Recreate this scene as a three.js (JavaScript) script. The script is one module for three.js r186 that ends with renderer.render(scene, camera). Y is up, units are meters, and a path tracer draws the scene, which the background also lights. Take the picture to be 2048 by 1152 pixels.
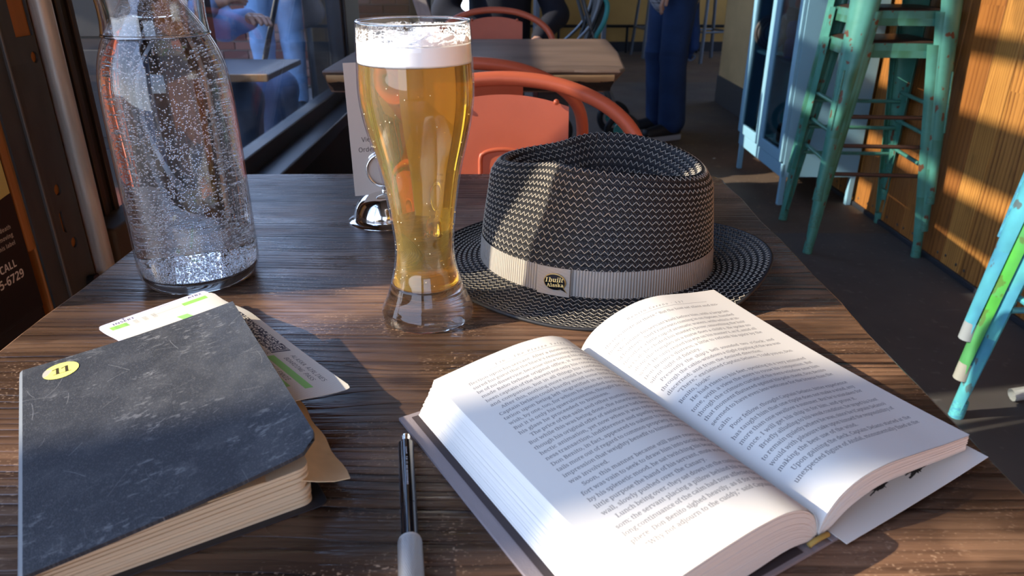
import * as THREE from 'three';
import { RoundedBoxGeometry } from 'three/addons/geometries/RoundedBoxGeometry.js';
import { mergeGeometries, mergeVertices, toCreasedNormals } from 'three/addons/utils/BufferGeometryUtils.js';
import { MarchingCubes } from 'three/addons/objects/MarchingCubes.js';

// ------------------------------------------------------------------ camera, sky, sun, exposure
const scene = new THREE.Scene();
const renderer = new THREE.WebGLRenderer();
renderer.toneMapping = THREE.LinearToneMapping;
renderer.toneMappingExposure = 1.1;
renderer.shadowMap.enabled = true;

const TABLE = 0.75;                                   // height of the table top
const camera = new THREE.PerspectiveCamera(2 * Math.atan(576 / 1459) * 180 / Math.PI, 2048 / 1152, 0.03, 200);
camera.position.set(0, 1.015, 0);
camera.rotation.set(-24.24 * Math.PI / 180, 0, 0);
camera.focus = 0.62;
camera.userData.fStop = 14;
scene.add(camera);

// late-afternoon clear sky: pale at the horizon, deeper blue overhead
{
  const W = 64, Hh = 64, d = new Float32Array(W * Hh * 4);
  for (let j = 0; j < Hh; j++) {
    const el = ((j + 0.5) / Hh - 0.5) * Math.PI, t = Math.max(0, Math.sin(el)) ** 0.55;
    for (let i = 0; i < W; i++) {
      const o = (j * W + i) * 4;
      d[o] = 0.80 + (0.30 - 0.80) * t; d[o + 1] = 0.88 + (0.50 - 0.88) * t; d[o + 2] = 1.0 + (0.98 - 1.0) * t; d[o + 3] = 1;
    }
  }
  const sky = new THREE.DataTexture(d, W, Hh, THREE.RGBAFormat, THREE.FloatType);
  sky.mapping = THREE.EquirectangularReflectionMapping; sky.magFilter = THREE.LinearFilter; sky.needsUpdate = true;
  scene.background = sky;
  scene.backgroundIntensity = 4.1;
}
const SUN_EL = 27 * Math.PI / 180, SUN_AZ = Math.atan(0.1655);
const sunDir = new THREE.Vector3(Math.cos(SUN_EL) * Math.cos(SUN_AZ), -Math.sin(SUN_EL), -Math.cos(SUN_EL) * Math.sin(SUN_AZ));
const sun = new THREE.DirectionalLight(new THREE.Color(1.0, 0.86, 0.66), 8.6);
sun.name = 'sun';
sun.position.copy(sunDir).multiplyScalar(-12).add(new THREE.Vector3(0, 0.8, -1));
sun.target.position.set(0, 0.8, -1);
sun.castShadow = true;
sun.shadow.radius = 1;
sun.shadow.mapSize.set(4096, 4096);
Object.assign(sun.shadow.camera, { left: -8, right: 8, top: 6, bottom: -6, near: 0.1, far: 30 });
scene.add(sun, sun.target);

// ------------------------------------------------------------------ helpers
const V = (x, y, z) => new THREE.Vector3(x, y, z);
const rgb = (r, g, b) => new THREE.Color().setRGB(r, g, b);
function rng(seed) { let a = seed >>> 0; return () => { a = (a + 0x6d2b79f5) | 0; let t = Math.imul(a ^ (a >>> 15), 1 | a); t = (t + Math.imul(t ^ (t >>> 7), 61 | t)) ^ t; return ((t ^ (t >>> 14)) >>> 0) / 4294967296; }; }
const lerp = (a, b, t) => a + (b - a) * t;
const clamp = (x, a = 0, b = 1) => Math.min(b, Math.max(a, x));
const smooth = (a, b, x) => { const t = clamp((x - a) / (b - a)); return t * t * (3 - 2 * t); };
function hash2(x, y, s) { let h = Math.imul(x | 0, 374761393) ^ Math.imul(y | 0, 668265263) ^ Math.imul(s | 0, 1274126177); h = Math.imul(h ^ (h >>> 13), 1274126177); return ((h ^ (h >>> 16)) >>> 0) / 4294967296; }
function vnoise(x, y, s = 0) {
  const ix = Math.floor(x), iy = Math.floor(y), fx = x - ix, fy = y - iy, u = fx * fx * (3 - 2 * fx), v = fy * fy * (3 - 2 * fy);
  const a = hash2(ix, iy, s), b = hash2(ix + 1, iy, s), c = hash2(ix, iy + 1, s), d = hash2(ix + 1, iy + 1, s);
  return a + (b - a) * u + (c - a) * v + (a - b - c + d) * u * v;
}
function fbm(x, y, s = 0, n = 4) { let t = 0, a = 0.5, m = 0; for (let i = 0; i < n; i++) { t += a * vnoise(x, y, s + i * 17); m += a; a *= 0.5; x = x * 2.03 + 11.3; y = y * 2.03 + 5.7; } return t / m; }

// a texture computed pixel by pixel: fn(u, v) gives linear [r, g, b]; colour maps are stored as sRGB
const toS = (c) => c <= 0.0031308 ? c * 12.92 : 1.055 * Math.pow(c, 1 / 2.4) - 0.055;
function tex(w, h, fn, { color = true, size = null } = {}) {
  const d = new Uint8Array(w * h * 4);
  for (let j = 0; j < h; j++) for (let i = 0; i < w; i++) {
    const c = fn((i + 0.5) / w, (j + 0.5) / h), o = (j * w + i) * 4;
    for (let k = 0; k < 3; k++) { const x = clamp(c[k]); d[o + k] = Math.round(255 * (color ? toS(x) : x)); }
    d[o + 3] = 255;
  }
  const t = new THREE.DataTexture(d, w, h);
  if (color) t.colorSpace = THREE.SRGBColorSpace;
  t.magFilter = THREE.LinearFilter; t.minFilter = THREE.LinearMipmapLinearFilter; t.generateMipmaps = true;
  t.wrapS = t.wrapT = THREE.RepeatWrapping; t.needsUpdate = true;
  if (size) t.repeat.set(1 / size[0], 1 / size[1]);
  return t;
}
const grey = (w, h, fn, size) => tex(w, h, (u, v) => { const x = fn(u, v); return [x, x, x]; }, { color: false, size });
function canvasTex(w, h, draw) {
  const c = document.createElement('canvas'); c.width = w; c.height = h;
  const g = c.getContext('2d'); draw(g, w, h);
  const t = new THREE.CanvasTexture(c); t.colorSpace = THREE.SRGBColorSpace; t.magFilter = THREE.LinearFilter;
  return t;
}
const std = (o) => new THREE.MeshStandardMaterial({ roughness: 0.6, ...o });
const phy = (o) => new THREE.MeshPhysicalMaterial({ roughness: 0.6, ...o });

const taken = new Map();
function numbered(name) { const n = taken.get(name) ?? 0; taken.set(name, n + 1); return n ? `${name}_${String(n).padStart(3, '0')}` : name; }
function mesh(name, geo, mat, parent = null) {
  const o = new THREE.Mesh(geo, mat); o.castShadow = o.receiveShadow = true;
  if (parent) { o.name = name; parent.add(o); } else { o.name = numbered(name); scene.add(o); }
  return o;
}
function tag(o, label, category, group) { o.userData.label = label; o.userData.category = category; if (group) o.userData.group = group; return o; }
function thing(name, label, category, [x, y, z] = [0, 0, 0], turn = 0, group) {
  const o = new THREE.Group(); o.name = numbered(name); o.position.set(x, y, z); o.rotation.y = turn; scene.add(o);
  return tag(o, label, category, group);
}
function struct(name, geo, mat, label, category) { const o = mesh(name, geo, mat); o.userData.kind = 'structure'; if (label) { o.userData.label = label; o.userData.category = category; } return o; }
function structGroup(name, label, category) { const o = new THREE.Group(); o.name = numbered(name); o.userData.kind = 'structure'; o.userData.label = label; o.userData.category = category; scene.add(o); return o; }
function dup(root, pos, turn, label, group) {
  const r = root.clone(); r.name = numbered(root.name.replace(/_\d{3}$/, '')); r.userData = { ...root.userData }; scene.add(r);
  r.position.set(...pos); r.rotation.y = turn; if (label) r.userData.label = label; if (group) r.userData.group = group;
  return r;
}
const flat = (g) => (g.index ? g.toNonIndexed() : g);
function merge(list) {
  const gs = list.map((g) => { const q = flat(g); for (const k of Object.keys(q.attributes)) if (!['position', 'normal', 'uv'].includes(k)) q.deleteAttribute(k); return q; });
  return mergeGeometries(gs);
}
// uv in metres from the face's own direction, in the geometry's own axes
function boxUV(g, along = 'auto') {
  g = flat(g); const p = g.attributes.position, n = g.attributes.normal, uv = new Float32Array(p.count * 2);
  for (let i = 0; i < p.count; i++) {
    const ax = Math.abs(n.getX(i)), ay = Math.abs(n.getY(i)), az = Math.abs(n.getZ(i)), x = p.getX(i), y = p.getY(i), z = p.getZ(i);
    let a, b; if (ax >= ay && ax >= az) { a = z; b = y; } else if (ay >= az) { a = x; b = z; } else { a = x; b = y; }
    uv[i * 2] = a; uv[i * 2 + 1] = b;
  }
  g.setAttribute('uv', new THREE.BufferAttribute(uv, 2)); return g;
}
function box(w, h, d, x = 0, y = 0, z = 0, bevel = 0.002, seg = 1) {
  const b = Math.min(bevel, w / 2.01, h / 2.01, d / 2.01);
  const g = b > 0 ? new RoundedBoxGeometry(w, h, d, seg, b) : new THREE.BoxGeometry(w, h, d);
  return boxUV(g).translate(x, y, z);
}
function bar(a, b, r1, r2 = r1, seg = 10) {                       // a round bar between two points
  const d = b.clone().sub(a), g = new THREE.CylinderGeometry(r2, r1, d.length(), seg, 1);
  g.applyQuaternion(new THREE.Quaternion().setFromUnitVectors(V(0, 1, 0), d.clone().normalize())); g.translate((a.x + b.x) / 2, (a.y + b.y) / 2, (a.z + b.z) / 2);
  return g;
}
function tube(pts, r, seg = 40, rad = 10, closed = false, tension = 0.5) { return new THREE.TubeGeometry(new THREE.CatmullRomCurve3(pts, closed, 'centripetal', tension), seg, r, rad, closed); }
function lathe(profile, seg = 64) { return new THREE.LatheGeometry(profile.map(([r, y]) => new THREE.Vector2(Math.max(r, 0.00001), y)), seg); }
function smoothProfile(pts, n) { return new THREE.SplineCurve(pts.map(([r, y]) => new THREE.Vector2(r, y))).getPoints(n).map((p) => [p.x, p.y]); }
// a surface from a grid of points: fn(i / nu, j / nv) -> Vector3, uv optional
function sheet(nu, nv, fn, uvfn = (u, v) => [u, v], wrapU = false) {
  const pos = [], uv = [], idx = [];
  for (let j = 0; j <= nv; j++) for (let i = 0; i <= nu; i++) { const p = fn(i / nu, j / nv); pos.push(p.x, p.y, p.z); uv.push(...uvfn(i / nu, j / nv)); }
  for (let j = 0; j < nv; j++) for (let i = 0; i < nu; i++) { const a = j * (nu + 1) + i, b = a + 1, c = a + nu + 1, d = c + 1; idx.push(a, b, d, a, d, c); }
  const g = new THREE.BufferGeometry(); g.setAttribute('position', new THREE.Float32BufferAttribute(pos, 3)); g.setAttribute('uv', new THREE.Float32BufferAttribute(uv, 2)); g.setIndex(idx); g.computeVertexNormals();
  if (wrapU) { const n = g.attributes.normal; for (let j = 0; j <= nv; j++) { const a = j * (nu + 1), b = a + nu, m = V(n.getX(a) + n.getX(b), n.getY(a) + n.getY(b), n.getZ(a) + n.getZ(b)).normalize(); n.setXYZ(a, m.x, m.y, m.z); n.setXYZ(b, m.x, m.y, m.z); } }
  return g;
}
// a thin plate: a sheet with a thickness along the given direction function (closed all round)
function plate(nu, nv, fn, thick, uvfn = (u, v) => [u, v]) {
  const top = sheet(nu, nv, fn, uvfn), n = top.attributes.normal, p = top.attributes.position;
  const pos = [...p.array], nor = [...n.array], uv = [...top.attributes.uv.array], idx = [...top.index.array], N = p.count;
  for (let i = 0; i < N; i++) { pos.push(p.getX(i) - n.getX(i) * thick, p.getY(i) - n.getY(i) * thick, p.getZ(i) - n.getZ(i) * thick); nor.push(-n.getX(i), -n.getY(i), -n.getZ(i)); uv.push(top.attributes.uv.getX(i), top.attributes.uv.getY(i)); }
  for (let k = 0; k < top.index.count; k += 3) idx.push(N + idx[k], N + idx[k + 2], N + idx[k + 1]);
  const edge = []; for (let i = 0; i <= nu; i++) edge.push(i); for (let j = 1; j <= nv; j++) edge.push(j * (nu + 1) + nu); for (let i = nu - 1; i >= 0; i--) edge.push(nv * (nu + 1) + i); for (let j = nv - 1; j >= 1; j--) edge.push(j * (nu + 1));
  const g = new THREE.BufferGeometry();
  const P = (i) => [pos[i * 3], pos[i * 3 + 1], pos[i * 3 + 2]];
  for (let k = 0; k < edge.length; k++) {
    const a = edge[k], b = edge[(k + 1) % edge.length], A = V(...P(a)), B = V(...P(b)), C = V(...P(N + a)), nn = B.clone().sub(A).cross(C.clone().sub(A)).normalize().negate(), base = pos.length / 3;
    for (const q of [a, b, N + b, N + a]) { pos.push(...P(q)); nor.push(nn.x, nn.y, nn.z); uv.push(uv[q * 2], uv[q * 2 + 1]); }
    idx.push(base, base + 2, base + 1, base, base + 3, base + 2);
  }
  g.setAttribute('position', new THREE.Float32BufferAttribute(pos, 3)); g.setAttribute('normal', new THREE.Float32BufferAttribute(nor, 3)); g.setAttribute('uv', new THREE.Float32BufferAttribute(uv, 2)); g.setIndex(idx);
  return g;
}
function extrude(shape, depth, bevel = 0, seg = 1, curve = 8) { return new THREE.ExtrudeGeometry(shape, { depth, bevelEnabled: bevel > 0, bevelThickness: bevel, bevelSize: bevel, bevelOffset: -bevel, bevelSegments: seg, curveSegments: curve }); }
function poly(pts) { const s = new THREE.Shape(); pts.forEach(([x, y], i) => (i ? s.lineTo(x, y) : s.moveTo(x, y))); s.closePath(); return s; }
function roundRect(w, h, r, cx = 0, cy = 0) {
  const s = new THREE.Shape(), x0 = cx - w / 2, x1 = cx + w / 2, y0 = cy - h / 2, y1 = cy + h / 2;
  s.moveTo(x0 + r, y0); s.lineTo(x1 - r, y0); s.quadraticCurveTo(x1, y0, x1, y0 + r); s.lineTo(x1, y1 - r); s.quadraticCurveTo(x1, y1, x1 - r, y1); s.lineTo(x0 + r, y1); s.quadraticCurveTo(x0, y1, x0, y1 - r); s.lineTo(x0, y0 + r); s.quadraticCurveTo(x0, y0, x0 + r, y0);
  return s;
}
const turnX = (g, a) => g.applyMatrix4(new THREE.Matrix4().makeRotationX(a));
const turnY = (g, a) => g.applyMatrix4(new THREE.Matrix4().makeRotationY(a));
const turnZ = (g, a) => g.applyMatrix4(new THREE.Matrix4().makeRotationZ(a));
// a body from tapered capsules [ax, ay, az, ra, bx, by, bz, rb], joined smoothly and meshed with marching cubes
function blob(caps, cell, k = 0.02) {
  const lo = V(1e9, 1e9, 1e9), hi = V(-1e9, -1e9, -1e9);
  for (const c of caps) { const r = Math.max(c[3], c[7]) + cell * 3; for (const o of [0, 4]) { lo.min(V(c[o] - r, c[o + 1] - r, c[o + 2] - r)); hi.max(V(c[o] + r, c[o + 1] + r, c[o + 2] + r)); } }
  const mid = lo.clone().add(hi).multiplyScalar(0.5), span = hi.clone().sub(lo), ext = Math.max(span.x, span.y, span.z) / 2, N = Math.max(16, Math.ceil(ext * 2 / cell));
  const mc = new MarchingCubes(N, new THREE.MeshStandardMaterial(), false, false, 120000); mc.isolation = 0; mc.reset();
  const B = caps.map((c) => { const dx = c[4] - c[0], dy = c[5] - c[1], dz = c[6] - c[2]; return { c, dx, dy, dz, l2: dx * dx + dy * dy + dz * dz + 1e-9 }; });
  mc.field.fill(-1);
  const at = (i) => (i - N / 2) / (N / 2) * ext;
  const i0 = (a, b, m) => [Math.max(1, Math.floor((a - m) / ext * N / 2 + N / 2)), Math.min(N - 2, Math.ceil((b - m) / ext * N / 2 + N / 2))];
  const [xa, xb] = i0(lo.x, hi.x, mid.x), [ya, yb] = i0(lo.y, hi.y, mid.y), [za, zb] = i0(lo.z, hi.z, mid.z);
  for (let z = za; z <= zb; z++) for (let y = ya; y <= yb; y++) for (let x = xa; x <= xb; x++) {
    const px = mid.x + at(x), py = mid.y + at(y), pz = mid.z + at(z); let d = 1e9;
    for (const b of B) {
      const c = b.c, qx = px - c[0], qy = py - c[1], qz = pz - c[2]; let t = (qx * b.dx + qy * b.dy + qz * b.dz) / b.l2; t = t < 0 ? 0 : t > 1 ? 1 : t;
      const ex = qx - t * b.dx, ey = qy - t * b.dy, ez = qz - t * b.dz, e = Math.sqrt(ex * ex + ey * ey + ez * ez) - (c[3] + (c[7] - c[3]) * t);
      const h = Math.max(k - Math.abs(d - e), 0) / k; d = Math.min(d, e) - h * h * k * 0.25;
    }
    mc.field[x + y * N + z * N * N] = -d;
  }
  mc.update();
  const n = mc.count, pos = mc.positionArray.slice(0, n * 3), g = new THREE.BufferGeometry(), uv = new Float32Array(n * 2);
  for (let i = 0; i < n; i++) { pos[i * 3] = pos[i * 3] * ext + mid.x; pos[i * 3 + 1] = pos[i * 3 + 1] * ext + mid.y; pos[i * 3 + 2] = pos[i * 3 + 2] * ext + mid.z; uv[i * 2] = pos[i * 3] + pos[i * 3 + 2]; uv[i * 2 + 1] = pos[i * 3 + 1]; }
  const nor = mc.normalArray.slice(0, n * 3); for (let i = 0; i < n; i++) { const l = Math.hypot(nor[i * 3], nor[i * 3 + 1], nor[i * 3 + 2]) || 1; for (let c = 0; c < 3; c++) nor[i * 3 + c] /= l; }
  g.setAttribute('position', new THREE.BufferAttribute(pos, 3)); g.setAttribute('normal', new THREE.BufferAttribute(nor, 3)); g.setAttribute('uv', new THREE.BufferAttribute(uv, 2));
  return g;
}

// ------------------------------------------------------------------ wood and other shared materials
// long-grain wood: growth rings seen from the face, bent round knots; s across the grain, t along it (metres)
function ringField(t, s, seed, knots = [], spacing = 0.009) {
  let R = s + 0.026 * (fbm(t * 2.2, s * 5, seed, 3) - 0.5) + 0.006 * (fbm(t * 9, s * 30, seed + 3, 2) - 0.5), dark = 0;
  for (const [kt, ks, r, str] of knots) {
    const dt = (t - kt) / (r * 3.2), ds = (s - ks) / r, d2 = dt * dt + ds * ds, e = Math.exp(-d2 * 0.55);
    R += str * e * Math.tanh(ds * 2.2) * r; dark = Math.max(dark, Math.exp(-(((t - kt) / (r * 0.75)) ** 2 + ds * ds * 4.5)));
  }
  const ph = R / spacing + 0.9 * fbm(t * 1.1, s * 22, seed + 9, 2), fr = ph - Math.floor(ph), id = Math.floor(ph);
  const wide = hash2(id, 7, seed), late = Math.pow(fr, 2.6) * smooth(1, 0.93, fr) * (0.30 + 0.75 * hash2(id, 3, seed)) * (0.55 + 0.75 * fbm(t * 6, id * 1.7, seed + 6, 2));
  return { late, wide, id, dark, fr };
}
const tableKnots = [[-0.075 + 0.38, 0.45, 0.022, 1.2], [0.055 + 0.38, 0.475, 0.016, 1.0], [0.02 + 0.38, 0.09, 0.02, 0.9], [0.56, 0.36, 0.02, 0.8], [0.13, 0.22, 0.014, 0.8], [0.62, 0.62, 0.018, 1.0]];
const tableSample = (u, v) => {
  const t = u * 0.76, s0 = v * 0.76, s = s0 + 0.004 * (fbm(t * 7, s0 * 18, 51, 3) - 0.5), r = ringField(t, s, 41, tableKnots, 0.0068);
  const fibre = vnoise(t * 60, s * 1900, 5) * 0.5 + vnoise(t * 200, s * 3400, 6) * 0.5;
  const streak = smooth(0.50, 0.78, fbm(t * 5, s * 330, 61, 2)), groove = smooth(0.60, 0.74, fbm(t * 3.2 + 9, s * 190, 63, 2));
  const blot = fbm(t * 7, s * 17, 12, 4), wear = smooth(0.53, 0.72, fbm(t * 16, s * 44, 77, 3)), stain = smooth(0.48, 0.66, fbm(t * 4.2, s * 8.5, 31, 3));
  const speck = smooth(0.78, 0.9, vnoise(t * 700, s * 1300, 91)) * smooth(0.42, 0.66, fbm(t * 18, s * 30, 19, 3));
  return { r, fibre, streak, groove, blot, wear, stain, speck };
};
const tableN = 1600, tableBumpData = new Uint8Array(tableN * tableN);
let tableAt = 0;
const tableMap = tex(tableN, tableN, (u, v) => {
  const { r, fibre, streak, groove, blot, wear, stain, speck } = tableSample(u, v);
  tableBumpData[tableAt++] = 255 * clamp(0.80 - 0.50 * r.late + 0.16 * (fibre - 0.5) + 0.10 * (r.wide - 0.5) - 0.22 * groove - 0.10 * streak + 0.12 * (blot - 0.5));
  const e = [0.165, 0.090, 0.053], l = [0.026, 0.013, 0.009], w = [0.33, 0.185, 0.105];
  const k = clamp(r.late * 1.0 + 0.30 * (0.5 - fibre) + 0.25 * (r.wide - 0.5) + 0.38 * groove + 0.22 * streak), out = [];
  for (let c = 0; c < 3; c++) {
    let x = lerp(e[c], l[c], clamp(k)); x = lerp(x, w[c], wear * 0.5 * (1 - k)); x *= 0.42 + 1.05 * blot; x *= 1 - 0.5 * stain; x = lerp(x, l[c] * 0.9, r.dark * 0.85); x = lerp(x, [0.46, 0.30, 0.19][c], speck * 0.6);
    out.push(x);
  }
  return out;
}, { size: [0.76, 0.76] });
tableAt = 0;
const tableBump = grey(tableN, tableN, () => tableBumpData[tableAt++] / 255, [0.76, 0.76]);
const tableRough = grey(512, 512, (u, v) => { const t = u * 0.76, s = v * 0.76; return clamp(0.27 + 0.30 * (fbm(t * 14, s * 40, 77, 3) - 0.35) + 0.10 * (fbm(t * 60, s * 260, 8, 2) - 0.5)); }, [0.76, 0.76]);
const M = {};
M.table = phy({ map: tableMap, bumpMap: tableBump, bumpScale: 0.0013, roughnessMap: tableRough, roughness: 1, specularIntensity: 0.9 });

function boardTexture(seed, e, l, spacing, knots, w = 0.2, len = 1.4) {
  return tex(192, 1024, (u, v) => {
    const s = u * w, t = v * len, r = ringField(t * 0.8, s, seed, knots, spacing), f = vnoise(t * 70, s * 1700, seed + 5), b = fbm(t * 3, s * 10, seed + 8, 3), out = [];
    const dirt = smooth(0.62, 0.8, fbm(t * 7, s * 15, seed + 2, 4));
    for (let c = 0; c < 3; c++) { let x = lerp(e[c], l[c], clamp(r.late * 1.7 + 0.2 * (0.5 - f))); x *= 0.8 + 0.42 * b; x = lerp(x, l[c] * 0.4, r.dark * 0.8); x *= 1 - 0.28 * dirt; out.push(x); }
    return out;
  }, { size: [w, len] });
}
const boardTex = [
  boardTexture(3, [0.40, 0.155, 0.032], [0.22, 0.075, 0.016], 0.016, []),
  boardTexture(14, [0.52, 0.24, 0.055], [0.25, 0.085, 0.018], 0.012, [[0.35, 0.11, 0.012, 1]]),
  boardTexture(25, [0.46, 0.20, 0.045], [0.16, 0.05, 0.011], 0.019, [[0.22, 0.09, 0.03, 1.3]]),
  boardTexture(36, [0.34, 0.125, 0.028], [0.20, 0.065, 0.015], 0.022, []),
];
M.boards = boardTex.map((map) => phy({ map, roughness: 0.5, specularIntensity: 0.7 }));
M.jambWood = std({ color: rgb(0.42, 0.17, 0.045), roughness: 0.65, map: tex(64, 256, (u, v) => { const x = 0.75 + 0.35 * fbm(u * 14, v * 3, 4, 3); return [x, x, x]; }, { size: [0.1, 0.5] }) });
M.blackPaint = std({ color: rgb(0.012, 0.012, 0.014), roughness: 0.55 });
M.blackMetal = std({ color: rgb(0.018, 0.019, 0.022), roughness: 0.38, metalness: 0.3 });
M.darkFrame = std({ color: rgb(0.035, 0.038, 0.045), roughness: 0.35, metalness: 0.25 });
M.steel = std({ color: rgb(0.075, 0.085, 0.09), roughness: 0.55, metalness: 0.3, map: tex(256, 256, (u, v) => { const x = 0.62 + 0.5 * fbm(u * 18, v * 6, 8, 4); return [x, x, x * 0.98]; }, { size: [0.3, 0.3] }) });
M.galv = std({ color: rgb(0.58, 0.58, 0.55), roughness: 0.5, metalness: 0.35, map: tex(256, 256, (u, v) => { const x = 0.55 + 0.55 * fbm(u * 10, v * 40, 21, 4); return [x, x, x * 0.96]; }), roughnessMap: grey(128, 128, (u, v) => 0.7 + 0.5 * fbm(u * 12, v * 12, 2, 3)) });
M.chrome = std({ color: rgb(0.82, 0.80, 0.77), roughness: 0.1, metalness: 1 });
M.ochre = std({ roughness: 0.75, map: tex(256, 256, (u, v) => { const x = 0.82 + 0.3 * fbm(u * 9, v * 9, 51, 4); return [0.58 * x, 0.34 * x, 0.095 * x]; }, { size: [1.5, 1.5] }) });
M.tan = std({ roughness: 0.75, map: tex(256, 256, (u, v) => { const x = 0.8 + 0.32 * fbm(u * 7, v * 9, 52, 4); return [0.62 * x, 0.43 * x, 0.20 * x]; }, { size: [1.2, 1.2] }) });
M.base = std({ color: rgb(0.022, 0.024, 0.03), roughness: 0.6 });
M.ceiling = std({ color: rgb(0.12, 0.11, 0.10), roughness: 0.9 });
M.plaster = std({ color: rgb(0.55, 0.52, 0.47), roughness: 0.9 });
M.floor = phy({ roughness: 1, map: tex(1024, 1024, (u, v) => {
  const x = u * 4, y = v * 4, b = fbm(x * 1.6, y * 1.6, 61, 5), f = fbm(x * 14, y * 14, 62, 3), sp = smooth(0.86, 0.93, vnoise(x * 60, y * 60, 63)) * 0.5, k = 0.6 + 0.7 * b + 0.25 * (f - 0.5) + sp;
  const warm = smooth(0.35, 0.7, fbm(x * 0.7, y * 0.7, 64, 3));
  return [lerp(0.075, 0.115, warm) * k, lerp(0.066, 0.073, warm) * k, lerp(0.061, 0.047, warm) * k];
}, { size: [4, 4] }), roughnessMap: grey(256, 256, (u, v) => 0.55 + 0.3 * fbm(u * 16, v * 16, 65, 4), [4, 4]) });
M.glass = phy({ color: 0xffffff, roughness: 0, transmission: 1, thickness: 0, ior: 1.5, specularIntensity: 1 });
M.glassPane = phy({ color: rgb(0.86, 0.90, 0.94), roughness: 0.0, transmission: 1, thickness: 0, ior: 1.5 });
M.glassTint = phy({ color: rgb(0.42, 0.50, 0.54), roughness: 0, transmission: 1, thickness: 0, ior: 1.5 });
M.solidGlass = phy({ color: 0xffffff, roughness: 0.0, transmission: 1, thickness: 0.01, ior: 1.5, attenuationColor: rgb(0.9, 0.96, 0.93), attenuationDistance: 0.25 });

// ------------------------------------------------------------------ the room
const WX = -0.6, RX = 1.55;
struct('floor', boxUV(new THREE.BoxGeometry(6.2, 0.1, 14)).translate(2.0, -0.05, -2.8), M.floor, 'dark stained concrete floor of the bar', 'floor');
struct('ceiling', box(6.2, 0.12, 14, 2.0, 2.86, -2.8, 0), M.ceiling, 'dark ceiling over the bar', 'ceiling');
{ const w = structGroup('wall_rear', 'pale plaster wall with an added wide window behind the seat', 'wall');  // window is unseen, added to let in sky fill from behind
  for (const [a, b, c, d] of [[1.6, 0.45, 5.0, 0.9], [1.6, 2.55, 5.0, 0.5], [-0.6, 1.6, 0.6, 1.4], [3.45, 1.6, 1.3, 1.4]]) mesh('panel', box(c, d, 0.15, a, b, 3.95, 0), M.plaster, w);
  mesh('glass_pane', box(3.1, 1.4, 0.006, 1.25, 1.6, 3.95, 0), M.glassPane, w); }
{ // back wall with its dark base and black pipe rail
  const w = structGroup('wall_back', 'ochre painted wall at the far end of the room', 'wall');
  mesh('panel', box(5.2, 2.8, 0.15, 2.4, 1.4, -9.35, 0), M.ochre, w);
  struct('baseboard_back', box(5.2, 0.11, 0.03, 2.4, 0.055, -9.26), M.base, 'black base board under the ochre wall', 'baseboard');
  const p = thing('pipe_rail', 'black pipe foot rail along the far ochre wall', 'rail');
  mesh('rail', bar(V(0.2, 0.3, -9.1), V(4, 0.3, -9.1), 0.018), M.blackMetal, p);
  for (const x of [0.55, 1.36, 2.2, 3.1]) mesh('post', bar(V(x, 0, -9.1), V(x, 0.3, -9.1), 0.016), M.blackMetal, p);
}
{ const w = structGroup('wall_far', 'ochre wall with an added wide window closing the far room on its side', 'wall');  // unseen window put in to bring sky light into the far room
  mesh('panel', box(0.15, 0.8, 4.2, 4.6, 0.4, -7.4, 0), M.ochre, w); mesh('panel', box(0.15, 0.3, 4.2, 4.6, 2.65, -7.4, 0), M.ochre, w); mesh('glass_pane', box(0.006, 1.7, 4.2, 4.6, 1.65, -7.4, 0), M.glassPane, w); }
struct('wall_partition', box(2.0, 2.8, 0.12, 3.65, 1.4, -5.35, 0), M.ochre, 'ochre partition at the side of the far room', 'wall');
{ // right side: backing wall with upright boards screwed to it
  const w = structGroup('wall_right', 'wall clad in upright orange-stained pine boards', 'wall');
  mesh('backing', box(0.15, 2.8, 8.1, RX + 0.1, 1.4, -0.1, 0), M.blackPaint, w);
  const R = rng(5), widths = [0.13, 0.14, 0.12, 0.185, 0.12, 0.19, 0.14]; let z = -4.05, k = 0;
  const screwG = new THREE.SphereGeometry(0.006, 8, 5).scale(0.35, 1, 1), screwM = std({ color: rgb(0.10, 0.09, 0.08), roughness: 0.45, metalness: 0.6 });
  while (z < 3.8) {
    let wd = widths[k % 7];
    if (Math.abs(z + 4.05) < 0.01) wd = 0.13;
    const g = boxUV(new RoundedBoxGeometry(0.025 + R() * 0.003, 2.78, wd - 0.004, 1, 0.0025));
    const uv = g.attributes.uv, ou = R() * 3, ov = R() * 3; for (let i = 0; i < uv.count; i++) uv.setXY(i, uv.getX(i) + ou, uv.getY(i) + ov);
    const b = mesh('board', g, M.boards[[0, 3, 0, 3, 1, 2, 0][k % 7]], w); b.position.set(RX + 0.0125, 1.39, z + wd / 2);
    if (z > -3.6 && z < -1) for (const dz of [0.025, wd - 0.025]) { const s = mesh('screw', screwG, screwM, b); s.position.set(-0.0135, -1.35 + R() * 0.012, dz - wd / 2); }
    z += wd; k++;
  }
  struct('baseboard_right', box(0.012, 0.02, 7.9, RX - 0.006, 0.01, -0.1, 0.003), M.base, 'thin black strip at the foot of the pine boards', 'baseboard');
}
{ // painted wall return beyond the cabinet
  const w = structGroup('wall_return', 'sunlit tan wall return behind the pale blue cabinet', 'wall');
  mesh('panel', box(1.2, 2.8, 1.75, 1.6 + 0.6, 1.4, -4.95, 0.004), M.tan, w);
  struct('baseboard_return', box(1.22, 0.2, 1.77, 1.6 + 0.6, 0.1, -4.95, 0.004), M.base, 'tall dark base board on the tan wall return', 'baseboard');
}
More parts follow.
